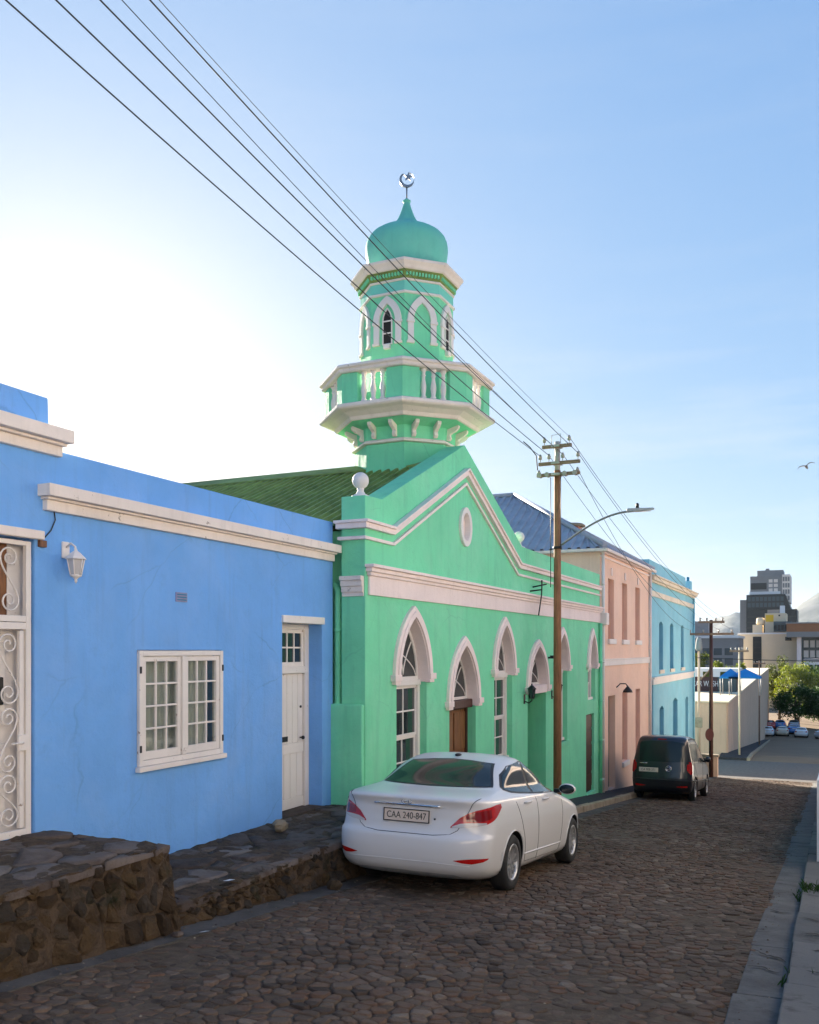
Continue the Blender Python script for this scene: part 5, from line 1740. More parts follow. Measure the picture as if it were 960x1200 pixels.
# boot lid outline, bumper step, valance
S.line([('r', -.70, 1.03, 1), ('r', -.655, .97, 1), ('r', -.58, .80, 1), ('r', -.53, .70, 1), ('r', -.46, .655, 1), ('r', -.3, .64, 1), ('r', .3, .64, 1), ('r', .46, .655, 1), ('r', .53, .70, 1), ('r', .58, .80, 1), ('r', .655, .97, 1), ('r', .70, 1.03, 1)], .0035, .0).build('boot_gap', M['blackplastic'], sed, local=True)
S.line([('r', -.66, .345, 1), ('r', -.3, .362, 1), ('r', .3, .362, 1), ('r', .66, .345, 1)], .006, -.002).build('bumper_crease', M['carwhite'], sed, local=True)
sk([('r', -.60, .185, .20, 1), ('r', -.5, .185, .245, 1), ('r', 0, .185, .25, 1), ('r', .5, .185, .245, 1), ('r', .60, .185, .20, 1)], .004, 'valance', M['galv'])
S.line([('r', -.36, .935, 1), ('r', 0, .938, 1), ('r', .36, .935, 1)], .013, .012).build('chrome_strip', M['chrome'], sed, local=True)
# plate
py = S.surf(S.th_x(0, .82), .82)[1]
pt = MB().box(-.25, .25, py - .028, py - .012, .75, .885).build('number_plate', M['plate'], sed, local=True, bevel=.008)
mb = MB()
for x0, x1, z0, z1 in ((-.25, .25, .875, .885), (-.25, .25, .75, .76), (-.25, -.24, .76, .875), (.24, .25, .76, .875)):
    mb.box(x0, x1, py - .032, py - .027, z0, z1)
mb.build('plate_frame', M['platetext'], pt, local=True)
text_mesh('plate_text', 'CAA 240-847', M['platetext'], pt, .098, Matrix.Translation((0, py - .030, .8155)) @ Matrix.Rotation(PI / 2, 4, 'X'), True, .001, .78)
pts = []
MB().lathe([(.0, 0), (.034, .0), (.034, .006), (.0, .006)], 20).build('tmp', None) if False else None
em = MB()
for i in range(24):
    a0, a1 = 2 * PI * i / 24, 2 * PI * (i + 1) / 24
    for x in (0,):
        pass
ey = S.surf(S.th_x(0, .97), .97)[1] - .004
ringp = [(.058 * math.cos(2 * PI * i / 24), ey, .965 + .028 * math.sin(2 * PI * i / 24)) for i in range(25)]
em.tube(ringp, .004, 6).tube([(-.025, ey, .943), (-.018, ey, .987)], .004, 6).tube([(.018, ey, .943), (.025, ey, .987)], .004, 6).tube([(-.02, ey, .960), (.02, ey, .970)], .004, 6)
em.build('boot_emblem', M['chrome'], sed, local=True)
MB().tube([(.30, py - .012, .80), (.30, py - .008, .80)], .010, 10).build('boot_lock', M['iron'], sed, local=True)
MB().sphere((0, 1.48, 1.437), (.035, .06, .022), 12, 8).build('roof_aerial', M['blackplastic'], sed, local=True)
for sd in (1, -1):
    # head lamps
    sk([('y', 3.75, .70, .72, sd), ('y', 3.95, .66, .76, sd), ('y', 4.08, .62, .76, sd), ('f', sd * .6, .58, .74, sd), ('f', sd * .42, .60, .68, sd)], .005, 'head_lamp', M['lampclear'])
sk([('f', -.4, .50, .58, 1), ('f', 0, .48, .60, 1), ('f', .4, .50, .58, 1)], .004, 'grille', M['blackplastic'])
sk([('f', -.5, .26, .40, 1), ('f', 0, .25, .41, 1), ('f', .5, .26, .40, 1)], .004, 'air_intake', M['blackplastic'])

sed.location.x = -4.03
sed.scale = (1.07, 1, 1)
# ---- black van
van = thing('black_van', (-4.19, 25.4, zr(25.4) + .0), 'black compact van parked downhill beside the pink house', 'van', rot=(SLOPE, 0, 0))
V = Shell([(.20, .72, .22, 4.2), (.27, .79, .08, 4.3), (.40, .83, .02, 4.38), (.60, .84, .0, 4.40), (.80, .838, .01, 4.3), (.92, .834, .02, 4.05), (1.0, .826, .025, 3.72), (1.07, .815, .03, 3.42), (1.14, .80, .035, 3.24), (1.3, .765, .05, 3.0), (1.5, .725, .075, 2.66), (1.62, .695, .10, 2.42), (1.70, .665, .14, 2.22), (1.755, .625, .20, 2.02), (1.79, .56, .32, 1.86), (1.812, .44, .52, 1.7), (1.825, .28, .75, 1.55), (1.83, .1, 1.0, 1.3)], (.22, .6), (.20, .5), 1.1)
vb = V.mesh(144, .03).build('body', M['carblack'], van, local=True)
vb.data.materials.append(M['blackplastic'])
cut_arches(vb, [(.80, .32), (3.45, .32)], .365, .84, M['blackplastic'])
for y in (.80, 3.45):
    for sd in (1, -1):
        make_wheel(van, sd * .735, y, .32, .32, sd, spokes=5)
def vk(rows, off, name, mat, parent=None, **kw):
    return V.patch(rows, off, **kw).build(name, mat, parent or van, local=True, recalc=False)
vk([('r', -.60, 1.09, 1.60, 1), ('r', -.3, 1.07, 1.645, 1), ('r', .3, 1.07, 1.645, 1), ('r', .60, 1.09, 1.60, 1)], .006, 'rear_window', M['carglass'], m=8)
for sd in (1, -1):
    vk([('y', .40, 1.13, 1.55, sd), ('y', .6, 1.11, 1.59, sd), ('y', 1.35, 1.09, 1.60, sd)], .006, 'rear_side_window', M['carglass'])
    vk([('y', 1.45, 1.09, 1.60, sd), ('y', 1.9, 1.08, 1.58, sd), ('y', 2.2, 1.07, 1.52, sd)], .006, 'middle_side_window', M['carglass'])
    vk([('y', 2.28, 1.07, 1.50, sd), ('y', 2.6, 1.06, 1.36, sd), ('y', 2.95, 1.06, 1.16, sd)], .006, 'front_side_window', M['carglass'])
    tl = vk([('r', sd * .68, .86, 1.02, sd), ('r', sd * .76, .76, 1.06, sd), ('y', .12, .74, 1.10, sd), ('y', .20, .80, 1.08, sd)], .010, 'tail_lamp', M['lampred'])
    vk([('r', sd * .42, .40, .41, sd), ('r', sd * .55, .385, .43, sd), ('r', sd * .70, .39, .44, sd)], .006, 'reflector', M['lampred'])
    V.line([('y', .62, 1.62, sd), ('y', .66, 1.0, sd), ('y', 1.2, .6, sd), ('y', 1.25, .3, sd)], .004).build('door_gap', M['blackplastic'], van, local=True)
    V.line([('y', 2.24, 1.55, sd), ('y', 2.26, .9, sd), ('y', 2.3, .3, sd)], .004).build('door_gap', M['blackplastic'], van, local=True)
    V.line([('y', .3, .56, sd), ('y', 3.0, .54, sd)], .018, -.004).build('side_moulding', M['blackplastic'], van, local=True)
    V.line([('y', .5, 1.70, sd), ('y', 1.2, 1.73, sd), ('y', 2.0, 1.70, sd)], .014, .012).build('roof_rail', M['blackplastic'], van, local=True)
    MB().sphere((sd * .91, 2.88, 1.14), (.085, .05, .085), 18, 12).build('mirror', M['carblack'], van, local=True)
    MB().tube([(sd * .79, 2.92, 1.08), (sd * .90, 2.88, 1.1)], .03, 8).build('mirror_arm', M['blackplastic'], van, local=True)
vk([('f', -.66, 1.18, 1.6, 1), ('f', 0, 1.14, 1.68, 1), ('f', .66, 1.18, 1.6, 1)], .006, 'windscreen', M['carglass'], m=8)
V.line([('r', -.70, 1.62, 1), ('r', -.72, 1.0, 1), ('r', -.66, .60, 1), ('r', .66, .60, 1), ('r', .72, 1.0, 1), ('r', .70, 1.62, 1)], .004).build('tailgate_gap', M['blackplastic'], van, local=True)
V.line([('r', -.8, .58, 1), ('r', 0, .57, 1), ('r', .8, .58, 1)], .02, -.006).build('bumper_step', M['blackplastic'], van, local=True)
vy = V.surf(V.th_x(-.35, .84), .84)[1]
vp = MB().box(-.60, -.08, vy - .03, vy - .008, .78, .90).build('number_plate', M['plate'], van, local=True, bevel=.006)
text_mesh('plate_text', 'CA 908-371', M['platetext'], vp, .095, Matrix.Translation((-.34, vy - .031, .838)) @ Matrix.Rotation(PI / 2, 4, 'X'), True, .001, .82)
vm = MB()
vm.tube([(.20 + .075 * math.cos(2 * PI * i / 24), vy - .014, .89 + .075 * math.sin(2 * PI * i / 24)) for i in range(25)], .008, 6)
vm.tube([(.155, vy - .014, .945), (.18, vy - .014, .90), (.20, vy - .014, .935), (.22, vy - .014, .90), (.245, vy - .014, .945)], .006, 6)
vm.tube([(.145, vy - .014, .905), (.175, vy - .014, .835), (.20, vy - .014, .885), (.225, vy - .014, .835), (.255, vy - .014, .905)], .006, 6)
vm.build('emblem', M['chrome'], van, local=True)
MB().tube([(-.58, vy - .01, 1.02), (-.38, vy - .01, 1.02)], .010, 6).build('model_badge', M['chrome'], van, local=True)
MB().tube([(.02, .06, 1.10), (-.28, .06, 1.30)], .010, 6).tube([(.02, .05, 1.10), (.02, .10, 1.10)], .03, 8).build('rear_wiper', M['blackplastic'], van, local=True)
MB().box(-.12, .12, .115, .15, 1.685, 1.71).build('brake_light', M['lampred'], van, local=True)

# ================================================================== beyond the cross street
M['beige'] = paint('beige_concrete', (.62, .43, .30), var=.10, scale=.6, stain=.35, stain_col=(.33, .26, .2), bump=.15)
M['cream'] = paint('cream_concrete', (.72, .60, .42), var=.06, scale=.3, stain=.12, stain_col=(.5, .42, .3), bump=0)
M['greyc'] = paint('grey_concrete', (.26, .25, .245), var=.08, scale=.3, bump=0)
M['darkglass'] = glass_pane('dark_curtain_wall', (.012, .016, .020), .35, .06, .2)
M['midglass'] = glass_pane('bluish_glazing', (.05, .075, .09), .25, .06, .35)
M['yellow'] = paint('yellow_panel', (.72, .46, .03), var=.05, bump=0)
M['brownband'] = paint('brown_band', (.34, .14, .06), var=.08, bump=0)
M['bluecloth'] = paint('blue_canopy_cloth', (.02, .22, .55), var=.08, bump=0, rough=.9)
M['signmaroon'] = plain('dull_red_sign', (.14, .035, .025), .6)
M['maroon'] = plain('maroon_board', (.05, .012, .018), .5)
M['signwhite'] = plain('sign_white', (.75, .75, .75), .5)
M['bark'] = wood('bark', (.12, .08, .05), (.05, .035, .022), rough=.95)
M['leaf_dark'] = leafy('dark_leaves', [(.018, .05, .010), (.035, .085, .014), (.055, .11, .018)])
M['leaf_light'] = leafy('yellow_green_leaves', [(.10, .15, .012), (.17, .22, .016), (.24, .26, .022)])
M['leaf_mid'] = leafy('olive_leaves', [(.045, .07, .012), (.085, .11, .018), (.12, .14, .022)])

wh = thing('warehouse', (-14, 70, -6), 'long low beige warehouse with flat roof beyond the cross street', 'warehouse')
WT = -1.15
mb = MB()
a0 = Vector((-5.16, 53.6, 0)); a1 = a0 + wall_dir * 104
b0, b1 = Vector((-24, 53.6, 0)), Vector((-24, a1.y, 0))
mb.add([(a0.x, a0.y, -6), (a1.x, a1.y, -14), (b1.x, b1.y, -14), (b0.x, b0.y, -6), (a0.x, a0.y, WT - .1), (a1.x, a1.y, WT - .1), (b1.x, b1.y, WT - .1), (b0.x, b0.y, WT - .1)],
       [(0, 1, 5, 4), (1, 2, 6, 5), (2, 3, 7, 6), (3, 0, 4, 7), (0, 3, 2, 1), (4, 5, 6, 7)])
mb.build('wall', M['beige'], wh)
# roof slab and copings
mb = MB()
mb.add([(a0.x + .12, a0.y - .12, WT - .099), (a1.x + .12, a1.y, WT - .099), (b1.x, b1.y, WT - .099), (b0.x, b0.y - .12, WT - .099), (a0.x + .12, a0.y - .12, WT), (a1.x + .12, a1.y, WT), (b1.x, b1.y, WT), (b0.x, b0.y - .12, WT)],
       [(0, 1, 5, 4), (1, 2, 6, 5), (2, 3, 7, 6), (3, 0, 4, 7), (0, 3, 2, 1), (4, 5, 6, 7)])
mb.build('roof', M['cream'], wh, bevel=.03)
for k in range(26):      # cast panels along the street side
    p, q = a0 + wall_dir * (k * 4 + .06), a0 + wall_dir * (k * 4 + 3.94)
    zb0, zb1 = zr(p.y) - .2, zr(q.y) - .2
    MB().hexa([(p.x - .02, p.y, zb0), (p.x + .05, p.y, zb0), (q.x + .05, q.y, zb1), (q.x - .02, q.y, zb1), (p.x - .02, p.y, WT - .12), (p.x + .05, p.y, WT - .12), (q.x + .05, q.y, WT - .12), (q.x - .02, q.y, WT - .12)]).build('wall_panel', M['beige'], wh)
for k in range(8):       # ribbed panels on the end wall
    x1 = -5.2 - k * 1.5
    box('wall_panel', M['beige'], wh, x1 - 1.46, x1, 53.56, 53.62, -4.4, WT - .12)

cw = thing('car_wash', (-8, 66, -1.1), 'dark fronted car wash stand with white and green valance on the warehouse roof', 'car wash')
box('front_board', M['maroon'], cw, -9.6, -7.0, 66.0, 66.1, WT, -.12)
box('glazed_front', M['midglass'], cw, -6.98, -5.75, 66.02, 66.1, WT, -.12)
box('roof', M['signwhite'], cw, -9.7, -5.6, 65.9, 69, .25, .48)
for k in range(7):
    box('valance_panel', M['signwhite'] if k % 2 == 0 else M['leaf_mid'], cw, -9.7 + .58 * k, -9.13 + .58 * k, 65.94, 66.0, -.12, .25)
for x in (-9.55, -7.0, -5.8):
    box('post', M['iron'], cw, x, x + .08, 66.1, 66.2, WT, .25)
box('back_wall', M['greyc'], cw, -9.6, -5.7, 68.8, 68.9, WT, .25)
text_mesh('sign_text', 'CAR WASH', M['signwhite'], cw, .56, Matrix.Translation((-7.82, 65.99, -.62)) @ Matrix.Rotation(PI / 2, 4, 'X'), False, .01, .62)

gz = thing('gazebo', (-5.0, 62, WT), 'blue pyramid gazebo canopy standing on the warehouse roof', 'gazebo')
for cx_, w in ((-4.85, .95), (-5.75, .6)):
    mb = MB()
    mb.add([(cx_ - w, 61.2, .03), (cx_ + w, 61.2, .03), (cx_ + w, 62.8, .03), (cx_ - w, 62.8, .03), (cx_, 62, .56), (cx_ - w, 61.2, -.08), (cx_ + w, 61.2, -.08), (cx_ + w, 62.8, -.08), (cx_ - w, 62.8, -.08)],
           [(0, 1, 4), (1, 2, 4), (2, 3, 4), (3, 0, 4), (0, 5, 6, 1), (1, 6, 7, 2), (2, 7, 8, 3), (3, 8, 5, 0)])
    mb.build('canopy', M['bluecloth'], gz)
    for x in (cx_ - w + .04, cx_ + w - .04):
        for y in (61.25, 62.75):
            MB().tube([(x, y, WT), (x, y, .03)], .03, 8).build('leg', M['galv'], gz)

def post(name, x, y, z0, z1, r, mat, label, cat='utility pole', arms_=(), group='poles at the crossing'):
    t = thing(name, (x, y, z0), label, cat, group)
    MB().tube([(x, y, z0 - .2), (x, y, z1)], [r, r * .75], 12).build('pole', mat, t)
    for z, a, b in arms_:
        ar = box('crossarm', M['armwood'], t, x + a, x + b, y - .14, y - .06, z - .05, z + .05)
        for k in (a + .08, a + (b - a) * .33, a + (b - a) * .67, b - .08):
            MB().tube([(x + k, y - .1, z + .05), (x + k, y - .1, z + .2)], [.03, .045], 8).build('insulator', M['ceramic'], ar)
    return t
pA = post('utility_pole', -4.88, 43.4, zt(43.4), 3.15, .10, M['doordark'], 'dark utility pole with two crossarms at the foot of the hill', arms_=((3.05, -.55, .6), (2.5, -1.0, 1.0)))
MB().tube([(-4.88, 43.28, -1.85), (-4.88, 43.25, -1.85)], .01, 6).build('sign_bolt', M['iron'], pA)
sg = thing('round_sign', (-4.88, 43.27, -2.15), 'round reddish brown sign fixed to the dark utility pole', 'sign')
MB().add([(-4.93 + .19 * math.cos(2 * PI * k / 24), 43.24 + d_, -2.14 + .29 * math.sin(2 * PI * k / 24)) for d_ in (0, .02) for k in range(24)],
         [tuple(range(24)), tuple(reversed(range(24, 48)))] + [(k, k + 24, (k + 1) % 24 + 24, (k + 1) % 24) for k in range(24)]).build('disc', M['signmaroon'], sg)
for z in (-2.0, -2.3): box('sign_clip', M['galv'], sg, -4.97, -4.8, 43.261, 43.30, z - .015, z + .015)
pB = post('sign_pole', -6.5, 52.1, zr(52) + .1, 1.7, .08, M['beige'], 'pale pole with orange sign before the warehouse end wall')
MB().tube([(-6.5, 52.1, .0), (-5.9, 52.1, .7)], .04, 8).build('brace', M['armwood'], pB)
MB().box(-6.72, -6.30, 51.98, 52.02, -2.55, -2.0).build('sign_board', M['kerb'], pB, bevel=.02)
MB().lathe([(.12, 1.7), (.2, 1.85), (.16, 2.3), (.08, 2.5)], 10, (-6.5, 52.1, 0)).build('transformer', M['greyc'], pB)
pC = post('white_pole', -4.45, 52.9, zr(52.9) + .12, 1.9, .06, M['cream'], 'slim whitewashed pole at the warehouse corner', arms_=((1.7, -.5, .5),))
pD = post('thin_pole', -5.35, 83, zr(83) + .12, .85, .07, M['armwood'], 'thin brown pole halfway along the warehouse wall', arms_=((.6, -.5, .5),))
# low service box by the dark pole
bx = thing('service_box', (-5.3, 43.6, zt(43.6)), 'brown low service box behind the black van at the corner', 'service box')
box('cabinet', M['beige'], bx, -5.62, -4.62, 43.65, 43.98, zt(43.8) - .1, -3.20, bevel=.02)
box('lid', M['kerb'], bx, -5.68, -4.56, 43.60, 44.0, -3.198, -3.10, bevel=.02)
box('cabinet_door', M['doordark'], bx, -5.55, -5.15, 43.63, 43.65, -3.85, -3.28)

# wires that go on downhill
def span(a, b, sag, label, r=.006):
    pts = []
    for i in range(25):
        f = i / 24
        p = Vector(a).lerp(Vector(b), f); p.z -= sag * 4 * f * (1 - f)
        pts.append(p)
    tag(MB().tube(pts, r, 5).build('overhead_wire', M['blackplastic']), label, 'wire', 'overhead wires')
span(tips[(0, 1)], (-4.36, 43.3, 3.25), .5, 'highest of the wires running downhill from the utility pole')
span(tips[(1, 3)], (-3.96, 43.3, 2.7), .55, 'downhill wire from the right tip of the middle crossarm')
span(tips[(1, 2)], (-4.55, 43.3, 2.7), .5, 'downhill wire from the centre right of the middle crossarm')
span(tips[(1, 1)], (-5.2, 43.3, 2.7), .55, 'downhill wire from the centre left of the middle crossarm')
span(tips[(2, 1)], (-5.82, 43.3, 2.7), .7, 'lowest of the wires running downhill from the utility pole')
span((-20, 51.5, 2.2), (9, 51.5, 1.2), .4, 'dark wire crossing high above the cross street', .02)

# ---- trees
def tree(name, label, x, y, z0, h, crown, mat, seed, group=None, n=2600, leaf=.34):
    r_ = random.Random(seed)
    t = thing(name, (x, y, z0), label, 'tree', group)
    tz = z0 + h * .42
    mb = MB().tube([(x, y, z0 - .2), (x + .1, y, z0 + h * .2), (x - .05, y, tz), (x, y, z0 + h * .75)], [.26, .2, .15, .05], 10)
    for k in range(7):
        a = r_.uniform(0, 2 * PI); q = r_.uniform(.35, .6)
        p = Vector((x, y, z0 + h * q))
        e = p + Vector((math.cos(a) * crown * .6, math.sin(a) * crown * .6, h * r_.uniform(.12, .25)))
        mb.tube([p, p.lerp(e, .5) + Vector((0, 0, .15)), e], [.1, .07, .025], 7)
    mb.build('trunk', M['bark'], t)
    clumps = []
    for k in range(26):
        a = r_.uniform(0, 2 * PI); rr = crown * math.sqrt(r_.random()) * .85
        zz = r_.uniform(.38, .95)
        lim = math.sin(PI * min(1, max(0.05, (zz - .25) / .78))) ** .6
        clumps.append((Vector((x + rr * lim * math.cos(a), y + rr * lim * math.sin(a), z0 + h * zz)), crown * r_.uniform(.22, .42)))
    lf = MB()
    for i in range(n):
        c, s0_ = r_.choice(clumps)
        d = Vector((r_.gauss(0, 1), r_.gauss(0, 1), r_.gauss(0, .8))).normalized() * s0_ * (r_.random() ** .4)
        p = c + d
        u = Vector((r_.gauss(0, 1), r_.gauss(0, 1), r_.gauss(0, 1))).normalized()
        v = u.cross(Vector((r_.gauss(0, 1), r_.gauss(0, 1), r_.gauss(0, 1)))).normalized()
        s_ = leaf * r_.uniform(.5, 1.1)
        lf.add([p - u * s_ * .5, p + v * s_ * .32, p + u * s_ * .5, p - v * s_ * .32], [(0, 1, 2, 3)])
    lf.build('crown', mat, t, weld=False, recalc=False)
    return t
gt = 'street trees at the bottom of the hill'
tree('street_tree', 'tall slim olive green tree against the cream office block', -7.6, 168, zr(168), 10.9, 2.8, M['leaf_mid'], 1, gt, 5500)
tree('street_tree', 'bright yellow green tree above the parked cars', -4.4, 160, zr(160), 9.4, 3.9, M['leaf_light'], 2, gt, 7000)
tree('street_tree', 'dark green rounded tree in front of the bright one', -4.6, 152, zr(152), 5.9, 3.7, M['leaf_dark'], 3, gt, 7500)
tree('street_tree', 'deep green tree at the right edge above the parked cars', -1.2, 166, zr(166), 10.0, 3.9, M['leaf_dark'], 4, gt, 6500)
tree('street_tree', 'dark low tree at the right edge behind the silver car', -.8, 152, zr(152), 5.7, 3.5, M['leaf_dark'], 8, gt, 6500)
gh = 'trees behind the car wash'
for i, (x, y, z, h, c, m_, lb_) in enumerate(((-16.2, 118, -6, 8.6, 2.3, 'leaf_dark', 'dark bushy tree beside the pale blue house corner'), (-14.2, 116, -6, 7.4, 1.9, 'leaf_mid', 'olive tree behind the car wash sign'), (-12.4, 119, -6, 6.4, 1.6, 'leaf_light', 'small light green tree right of the dark pole'), (-10.0, 117, -6, 6.2, 1.3, 'leaf_light', 'small green treetop above the blue gazebo'))):
    tree('park_tree', lb_, x, y, z, h, c, M[m_], 20 + i, gh, 1800, .3)

# ---- distant buildings
def strips(parent, x0, x1, y, z0, z1, n, mat, d=.25, rows=1, gapx=.25, gapz=.3, name='window'):
    w = (x1 - x0) / n; h = (z1 - z0) / rows
    for i in range(n):
        for k in range(rows):
            box(name, mat, parent, x0 + w * (i + gapx / 2), x0 + w * (i + 1 - gapx / 2), y - .06, y + d, z0 + h * (k + gapz / 2), z0 + h * (k + 1 - gapz / 2))
gb = thing('grey_block', (-30, 232, -20), 'long low grey office block behind the car wash', 'building')
box('wall', M['greyc'], gb, -62, -19.6, 230, 245, -24, 4.7)
box('roof_edge', M['signwhite'], gb, -62.3, -19.3, 229.7, 245.3, 4.7, 5.3)
strips(gb, -61, -20.5, 230, -2.2, 2.6, 16, M['midglass'], rows=2)
box('plant_room', M['greyc'], gb, -34, -27, 234, 240, 5.3, 9.0)

cb = thing('cream_block', (-14, 255, -20), 'cream office block with dark window strip and yellow rooftop panel', 'building')
box('wall', M['cream'], cb, -21.3, -7.2, 250, 270, -26, 5.9)
box('roof_edge', M['signwhite'], cb, -21.5, -7.0, 249.8, 270.2, 5.9, 6.3)
st_ = box('dark_window_strip', M['darkglass'], cb, -17.7, -15.6, 249.9, 250.4, -4.2, 5.3)
for k in range(6):
    box('mullion', M['iron'], st_, -17.7, -15.6, 249.84, 249.9, -3.2 + 1.4 * k, -3.05 + 1.4 * k)
box('stair_tower', M['cream'], cb, -17.8, -15.5, 250.4, 256, 6.3, 8.4)
MB().lathe([(.9, 8.4), (1.1, 9.0), (1.0, 10.1), (.6, 10.3)], 14, (-16.0, 253, 0)).build('water_tank', M['cream'], cb)
up_ = box('upper_storey', M['cream'], cb, -14.9, -9.8, 252, 262, 6.3, 11.4)
box('yellow_panel', M['yellow'], up_, -14.7, -12.8, 251.9, 252, 9.2, 11.0)
box('small_window', M['darkglass'], up_, -11.6, -11.2, 251.9, 252, 10.6, 11.0)
box('upper_glazing', M['midglass'], cb, -12.7, -8.4, 250.6, 252, 6.6, 9.2)
strips(cb, -12.7, -8.4, 250.6, 6.7, 8.6, 5, M['darkglass'])
box('roof_plant', M['greyc'], cb, -14.4, -11.4, 254, 258, 11.4, 12.4)
box('roof_plant', M['signwhite'], cb, -11.3, -10.2, 253, 256, 11.4, 13.4)
box('small_window', M['darkglass'], cb, -9.9, -8.4, 249.9, 250, 4.2, 5.2)

tw = thing('office_tower', (-23, 425, -25), 'dark glass office tower with pale stepped top, tallest on the skyline', 'building')
box('wing', M['greyc'], tw, -35.2, -32.3, 422, 440, -25, 24)
box('lower_block', M['darkglass'], tw, -32.4, -12.0, 420, 445, -25, 19.5)
mb = MB().hexa([(-32.3, 419, 19.5), (-14.2, 419, 19.5), (-14.2, 444, 19.5), (-32.3, 444, 19.5), (-32.3, 419, 26), (-16.6, 419, 26), (-16.6, 444, 26), (-32.3, 444, 26)])
mb.build('middle_block', M['darkglass'], tw)
for k in range(9):
    box('floor_band', M['iron'], tw, -32.5, -12.0, 419.8, 420, -3 + 2.4 * k, -2.6 + 2.4 * k)
strips(tw, -32, -17, 419, 20.2, 25.4, 9, M['midglass'], rows=2)
box('upper_block', M['greyc'], tw, -30.9, -15.2, 421, 442, 26, 34.2)
box('dark_bay', M['darkglass'], tw, -30.6, -24.2, 420.8, 421, 28.4, 31.2)
strips(tw, -23.6, -19.4, 421, 27, 33, 2, M['trim'], rows=3)
box('ledge', M['signwhite'], tw, -31.2, -18.6, 420.6, 421, 26.2, 27.4)
box('crown', M['greyc'], tw, -28.2, -17.6, 424, 438, 34.2, 36.9)
box('side_fin', M['trim'], tw, -17.9, -14.7, 420.6, 440, 22.5, 34.6)
strips(tw, -17.8, -14.8, 420.6, 23, 34, 3, M['greyc'], rows=4)
box('mast_base', M['greyc'], tw, -25, -23.5, 428, 430, 36.9, 38)

ob = thing('bridge_building', (-2, 245, -20), 'brown banded bridge building at the right edge of the skyline', 'building')
box('brown_fascia', M['brownband'], ob, -9.2, 14, 240, 252, 6.3, 8.3)
box('roof_edge', M['greyc'], ob, -9.4, 14.2, 239.8, 252.2, 8.3, 8.6)
box('deck', M['greyc'], ob, -9.2, 14.2, 239.6, 252, 5.0, 6.28)
for x in (-6.9, -1.0, 6):
    box('column', M['trim_pink'], ob, x, x + 1.0, 241, 244, -25, 5.0)
box('glazing', M['midglass'], ob, -6.8, 14, 246, 250, -25, 5.0)
strips(ob, -5.6, 3, 246, -8, 4.6, 6, M['signwhite'], rows=5)

wb = thing('white_block', (-3, 205, -20), 'pale building with many windows behind the right hand trees', 'building')
box('wall', M['signwhite'], wb, -4.4, 9, 206, 220, -22, -.5)
strips(wb, -4.2, 8, 206, -12, -1, 8, M['darkglass'], rows=6)
box('roof', M['greyc'], wb, -4.6, 9.2, 205.8, 220.2, -.5, -.1)

# ---- mountains
rnd = random.Random(3)
prof = [(-2500, 60), (-1700, 120), (-1100, 70), (-700, 40), (-511, 52), (-420, 72), (-341, 100), (-270, 128), (-200, 112), (-150, 106), (-89, 141), (-25, 182), (74, 215), (300, 225), (700, 232), (1200, 220), (1800, 200), (2500, 150)]
pxs = [p[0] for p in prof]; pzs = [p[1] for p in prof]
mb = MB(); nx_, ny_ = 220, 24
vs_ = []
for j in range(ny_ + 1):
    f = j / ny_
    for i in range(nx_ + 1):
        x = -2500 + 5000 * i / nx_
        ridge = float(np.interp(x, pxs, pzs))
        e = math.sin(PI * min(1, f * 1.25) / 2) if f < .8 else 1 - (f - .8) * 2
        nz = 14 * math.sin(x * .021 + j * .9) * math.sin(j * 1.3 + x * .006) + rnd.uniform(-4, 4)
        vs_.append((x, 2500 + 900 * f, -26 + (ridge + 26) * e + (nz * (1 - abs(2 * f - 1)) if f < .75 else 0)))
mb.add(vs_, [(j * (nx_ + 1) + i, j * (nx_ + 1) + i + 1, (j + 1) * (nx_ + 1) + i + 1, (j + 1) * (nx_ + 1) + i) for j in range(ny_) for i in range(nx_)], True)
M['mount'] = stone('mountain_scrub', [(.05, .06, .055), (.085, .09, .085), (.12, .12, .12)], scale=.008, bump=.2)
tag(mb.build('mountain', M['mount']), kind='structure')

